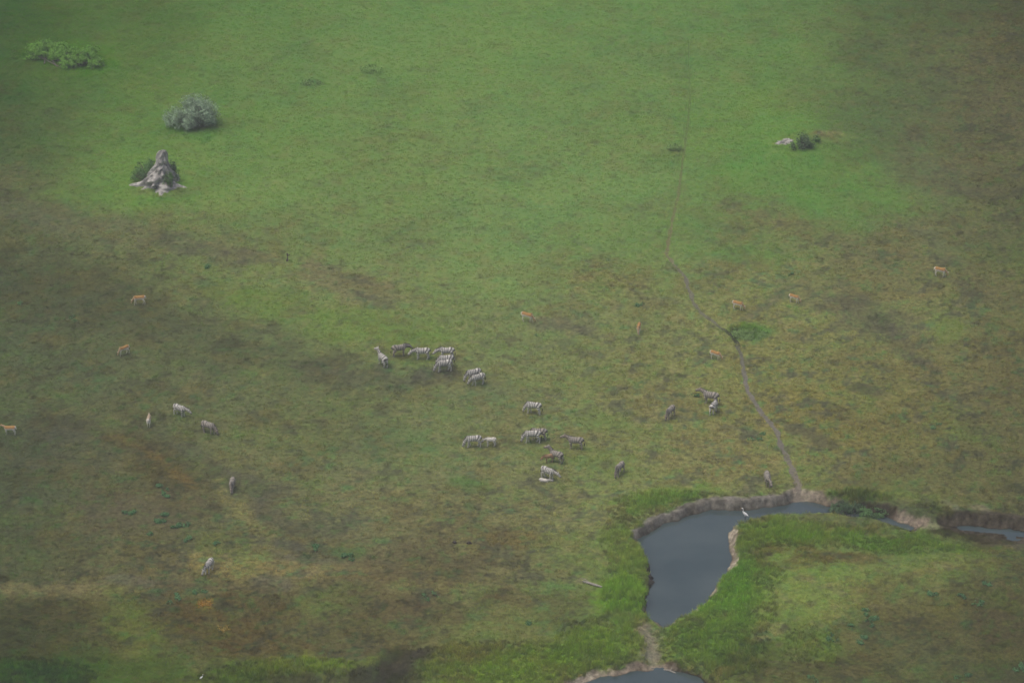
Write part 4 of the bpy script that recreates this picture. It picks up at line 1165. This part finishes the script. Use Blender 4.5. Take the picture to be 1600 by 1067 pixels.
def termite_mound(px, py, rad, hgt, label, seed, spire=True):
    x, y, z = spot(px, py)
    nt_, nh = 72, 60
    V, F = [], []
    for j in range(nh + 1):
        t = j / nh
        for i in range(nt_):
            a = 2 * math.pi * i / nt_
            if spire:
                rr = rad * np.interp(t, [0, .1, .22, .36, .5, .62, .76, .9, .97, 1], [.95, .72, .60, .50, .36, .27, .23, .19, .13, .01])
                rr *= 1 + (1 - t) * (.34 * math.cos(a - 3.35) ** 8 + .42 * math.cos((a - 4.55) / 1) ** 10 * (math.cos(a - 4.55) > 0) + .40 * math.cos((a - 5.95)) ** 10 * (math.cos(a - 5.95) > 0))
            else:
                rr = rad * (1 - t ** 1.6) * (1 + .2 * math.cos(2 * a))
            q = np.array([a])
            nz = fbm(np.array([math.cos(a) * 2.2 + 5]), np.array([math.sin(a) * 2.2 + t * hgt * .55]), .9, seed, 4)[0]
            n2 = fbm(np.array([math.cos(a) * 1.3 + 2]), np.array([math.sin(a) * 1.3 + t * 2.6]), .7, seed + 9, 3)[0]
            n3 = fbm(np.array([math.cos(a) * 3.5 + 1]), np.array([math.sin(a) * 3.5 + t * hgt * 1.6]), .6, seed + 4, 3)[0]
            rr *= 1 + .34 * nz + .42 * n2 + .2 * n3
            zz = hgt * t + .10 * nz * (1 - t)
            V.append((rr * math.cos(a) + (.25 * t * t * rad * .6 if spire else 0), rr * math.sin(a) * .9, zz - .25 * (1 - t)))
    for j in range(nh):
        for i in range(nt_):
            a = j * nt_ + i; b = j * nt_ + (i + 1) % nt_
            F.append((a, b, b + nt_, a + nt_))
    o = link_mesh('termite_mound', V, F, mottled('grey_termite_earth', (.37, .36, .335), 1, .45, 1.9, .05, bump_s=.9), None, True)
    o.location = (x, y, z)
    return tag(o, label, 'termite mound')


termite_mound(252, 285, 2.3, 4.0, 'tall grey spired termite mound with shrubs growing around it', 5)
MX, MY, MZ = spot(252, 284)
shrub('shrub', 0, 0, [(0, 0, 1.1, .8, .8, 1.1), (-.8, .2, .8, .7, .7, .8), (.6, .2, 1.7, .6, .6, .9), (-.5, .3, 1.6, .5, .5, .7), (-1.3, -.2, .5, .6, .6, .5)], 3600, .08, L_GREEN, 'dark green shrub leaning on the left side of the termite mound', 31, stem_mat=MBARK, xyz=(MX - 1.75, MY + .5, MZ), shell=.35)
shrub('shrub', 0, 0, [(0, 0, .9, .55, .5, .9), (.3, .2, 1.4, .4, .4, .6), (-.3, 0, .5, .5, .4, .5)], 1800, .075, L_GREEN, 'small green shrub at the front foot of the termite mound', 32, stem_mat=MBARK, xyz=(MX + .95, MY - 1.55, MZ - .05), shell=.35)
shrub('shrub', 0, 0, [(0, 0, 1.6, .45, .45, .9), (.3, -.1, .8, .45, .45, .7)], 1100, .075, L_DARK, 'narrow dark shrub behind the right shoulder of the termite mound', 33, stem_mat=MBARK, xyz=(MX + 1.35, MY + .25, MZ), shell=.35)
shrub('leafy_thicket', 100, 92, [(-2.7, 1.4, .7, 1.6, 2.0, .95), (-1.2, .8, .7, 1.5, 1.9, 1.0), (.2, 0, .6, 1.4, 1.8, .85), (1.6, -1.0, .6, 1.4, 1.6, .8), (3.0, -.7, .8, 1.4, 1.6, .95), (3.7, -1.6, .45, 1.2, 1.3, .6), (.8, -1.8, .4, 1.5, 1.3, .5), (-3.6, .6, .3, 1., 1.2, .5)], 16000, .10, L_BRIGHT,
      'wide bright green thicket at the upper left corner', 22, stem_mat=MBARK, elong=3.2, base_r=3, shell=.3)
shrub('low_shrub', 580, 110, [(0, 0, .12, 1.15, 1.0, .36), (-.6, .1, .1, .8, .8, .28)], 4200, .07, L_PALE, 'low pale green cushion shrub in the upper meadow', 23, shell=.5)
shrub('low_shrub', 487, 132, [(0, 0, .25, 1.0, .8, .4), (.8, .2, .2, .7, .6, .3), (-.8, -.1, .2, .6, .5, .3)], 700, .08, L_SOFT, 'sparse low green shrub in the upper meadow right of the silvery bush', 24)
shrub('low_shrub', 1055, 234, [(0, 0, .25, .8, .7, .4), (-.5, .1, .2, .5, .5, .3)], 1000, .08, L_SOFT, 'small dark green shrub touching the left side of the faint upper path', 25)
shrub('low_shrub', 1253, 232, [(0, 0, .7, 1.1, .9, .8), (-.8, -.2, .4, .7, .7, .5), (.8, 0, .5, .7, .7, .6), (.2, .8, 1.0, .7, .6, .6)], 2600, .075, L_DARK, 'dark open shrub on top of the low grassy mound', 26, stem_mat=MBARK, shell=.3)
shrub('low_shrub', 1276, 222, [(0, 0, .35, .4, .4, .4)], 300, .09, L_GREEN, 'tiny shrub beside the bare tan soil on the grassy mound', 27)
shrub('bush', 1168, 523, [(0, 0, .12, 1.3, 1.5, .34), (-.9, .3, .1, .9, 1.0, .28), (.9, .2, .1, 1.0, 1.0, .26), (1.6, -.1, .06, .7, .8, .2)], 4200, .07, L_SOFT, 'rounded green bush on the right edge of the path above its bend', 28, shell=.4, elong=3)
termite_mound(1231, 221, 1.1, .32, 'small flat pale grey mound on the left of the grassy rise', 8, False)
shrub('bank_bush', 1316, 786, [(0, 0, .5, .9, .9, .7), (.9, .2, .45, .9, .9, .6), (-.7, 0, .35, .6, .7, .5), (1.8, .1, .3, .7, .8, .5)], 4400, .08, L_DARK, 'dark green bush overhanging the far bank of the channel', 41, stem_mat=MBARK, shell=.35)
shrub('bank_bush', 1355, 792, [(0, 0, .45, .9, .8, .6), (1.0, 0, .35, .9, .7, .5)], 3000, .08, L_GREEN, 'mid green bush right of the dark one on the channel bank', 42, shell=.35)


def at_water(px, py):
    x, y = ground_at(px, py, WATER_Z)
    return (float(x), float(y), WATER_Z - .05)


shrub('dead_brush', 0, 0, [(0, 0, .25, .9, .5, .35), (.8, .1, .2, .7, .4, .3), (-.5, 0, .15, .5, .4, .22)], 900, .10, L_DRY, 'dark dead brush lying in the narrow right arm of the pool', 43, xyz=at_water(1312, 812), cat='brush')
shrub('dead_brush', 0, 0, [(0, 0, .3, .8, .9, .45), (.3, -.2, .2, .6, .6, .3)], 900, .10, L_DRY, 'dark clump of mud and roots jutting from the left bank into the pool', 44, xyz=at_water(1008, 909), cat='brush')

HG = 'blue green leafy herbs on the brown ground'
HERBS = [  # px, py, rx (m), n, label
    (262, 816, 1.35, 900, 'largest blue green herb patch on brown ground at lower left'), (290, 822, .5, 160, 'small herb just right of the largest herb patch'), (201, 799, .6, 260, 'herb patch left of the largest herb patch'),
    (258, 772, .75, 330, 'herb patch just above the largest herb patch'), (246, 761, .35, 110, 'tiny herb above the upper herb patch'), (236, 833, .3, 90, 'tiny herb below left of the largest herb patch'), (290, 842, .4, 110, 'tiny herb below right of the largest herb patch'),
    (340, 850, .4, 90, 'faint herb between the largest herb patch and the nearest zebra'), (272, 938, .8, 200, 'sparse herb left of the orange plant patch'), (312, 925, .6, 120, 'sparse herb just above the orange plant patch'),
    (545, 868, .8, 280, 'low herb patch on brown ground below the middle of the plain'), (500, 855, .6, 150, 'low faint herb left of the middle herb patch'), (672, 932, .7, 120, 'faint herb on the brown ground in the lower middle'), (825, 977, .35, 120, 'single bright herb above the green strip at the bottom'),
    (1456, 934, .6, 240, 'herb in the lower right, leftmost of the upper three'), (1500, 932, .5, 200, 'herb in the lower right, middle of the upper three'), (1541, 915, .5, 160, 'faint herb highest on the lower right bank'), (1529, 942, .5, 170, 'herb in the lower right, rightmost of the upper three'),
    (1365, 972, .75, 330, 'herb beside dark soil on the lower right slope'), (1355, 957, .5, 160, 'small herb just above the one beside dark soil'), (1298, 998, .6, 250, 'leftmost herb of the lower right slope'), (1348, 1004, .8, 200, 'wide faint herb right of the leftmost lower right herb'), (1328, 980, .5, 120, 'faint herb between the left pair on the lower right slope'),
    (1593, 1045, .7, 250, 'herb cut by the right edge near the bottom corner'), (1508, 1062, .8, 160, 'faint herb at the bottom edge near the right corner'), (1270, 1062, .5, 90, 'faint herb at the bottom edge right of the pool'),
    (1459, 666, .6, 130, 'lone bluish herb on the yellow brown plain right of the path'), (1180, 682, .9, 150, 'faint herb left of the path above the bank zebra'), (1085, 622, .6, 120, 'herb just left of the dark grey zebra'), (1000, 478, .5, 130, 'bluish herb on the grazed ground left of the path bend'),
    (1238, 431, .4, 90, 'tiny herb above the small antelope'), (320, 420, .6, 120, 'small green herb on the bare strip right of the termite mound'), (845, 525, .4, 60, 'tiny herb below the antelope above the herd'), (38, 472, .6, 70, 'faint herb in the dark patch at the left edge'), (112, 500, .8, 100, 'faint pale herb in the dark patch at the left')]
for i, (px, py, rx, n, lab) in enumerate(HERBS):
    rr = random.Random(i); cl = []
    for q in range(max(2, int(rx * 6))):
        a = rr.uniform(0, 6.28); t = math.sqrt(rr.random()) * rx
        cl.append((math.cos(a) * t, math.sin(a) * t * 1.2, .12, .24 + .1 * rr.random(), .26, .16 + .1 * rr.random()))
    shrub('leafy_herb', px, py, cl, int(n * 1.8), .09, L_HERB, lab, 60 + i, cat='herb', elong=1.5, group=HG, shell=.6)
shrub('flowering_herb', 322, 944, [(0, 0, .1, .75, .8, .18), (-.4, .1, .1, .5, .5, .15)], 420, .10, L_ORANGE, 'orange flowering patch below the nearest zebra', 51, cat='herb', elong=1.3)
shrub('flowering_herb', 350, 983, [(0, 0, .1, .6, .6, .15)], 230, .09, L_YELLOW, 'dull yellow flowering patch below the orange one', 52, cat='herb', elong=1.3)


def log(name, px, py, pts, mat, label, cat):
    x, y, z = spot(px, py)
    bm = bmesh.new()
    for chain in pts: loft(bm, chain, 8)
    bmesh.ops.recalc_face_normals(bm, faces=bm.faces)
    me = bpy.data.meshes.new(name); bm.to_mesh(me); bm.free(); me.materials.append(mat)
    o = bpy.data.objects.new(name, me); COL.objects.link(o); o.location = (x, y, z)
    return tag(o, label, cat)


MDEAD = mottled('bleached_wood', (.32, .30, .26), .9, .25, 6)
MDUNG = mottled('dark_dung', (.05, .042, .035), .95, .3, 9)
log('fallen_log', 925, 914, [[(-.9, .55, .12, .06, .06), (-.3, .2, .14, .11, .11), (.4, -.2, .13, .12, .12), (.95, -.45, .1, .07, .07)], [(-.2, .15, .15, .05, .05), (-.6, .55, .3, .03, .03), (-1.0, .95, .22, .015, .015)]], MDEAD, 'pale fallen log on the grass left of the pool', 'log')
log('dead_branch', 1046, 1041, [[(-.5, .3, .1, .05, .05), (0, .05, .18, .08, .08), (.6, -.3, .1, .04, .04)], [(.1, 0, .18, .04, .04), (.3, .5, .3, .02, .02)]], MDEAD, 'pale dead branch beside the mud spit between the pools', 'branch')
log('tree_stump', 449, 408, [[(0, 0, -.1, .16, .16), (.02, 0, .25, .12, .12), (.05, 0, .7, .1, .1), (.0, .0, .95, .07, .07)], [(.04, 0, .55, .05, .05), (.25, 0, .8, .03, .03)]], mottled('charred_wood', (.13, .115, .095), .95, .3, 8), 'dark weathered stump standing on the bare strip', 'stump')
log('dung_pile', 710, 848, [[(-.22, 0, .02, .06, .05), (-.1, .03, .07, .17, .12), (.08, -.02, .08, .18, .12), (.22, 0, .02, .06, .05)]], MDUNG, 'left one of two small dark dung piles on brown ground', 'dung')
log('dung_pile', 733, 849, [[(-.26, 0, .02, .06, .05), (-.1, .0, .08, .2, .13), (.1, .03, .08, .18, .13), (.25, 0, .02, .06, .05)]], MDUNG, 'right one of two small dark dung piles on brown ground', 'dung')

# ------------------------------------------------------------------ the humid air between the aircraft and the plain
if HAZE_DENSITY > 0:
    B = 5200.0
    bm = bmesh.new(); bmesh.ops.create_cube(bm, size=1)
    me = bpy.data.meshes.new('haze'); bm.to_mesh(me); bm.free()
    hz_o = bpy.data.objects.new('haze', me); COL.objects.link(hz_o)
    zlo, zhi = -3.0, H + 12
    hz_o.location = (0, 0, (zlo + zhi) / 2); hz_o.scale = (2 * B, 2 * B, zhi - zlo)
    hm = bpy.data.materials.new('haze'); hm.use_nodes = True
    hn = hm.node_tree; hn.nodes.remove(hn.nodes['Principled BSDF'])
    pv = hn.nodes.new('ShaderNodeVolumePrincipled'); pv.inputs['Density'].default_value = HAZE_DENSITY; pv.inputs['Color'].default_value = (.85, .88, .90, 1)
    hn.links.new(pv.outputs[0], hn.nodes['Material Output'].inputs['Volume'])
    me.materials.append(hm)
    tag(hz_o, 'thin humid haze over the plain', kind='stuff')
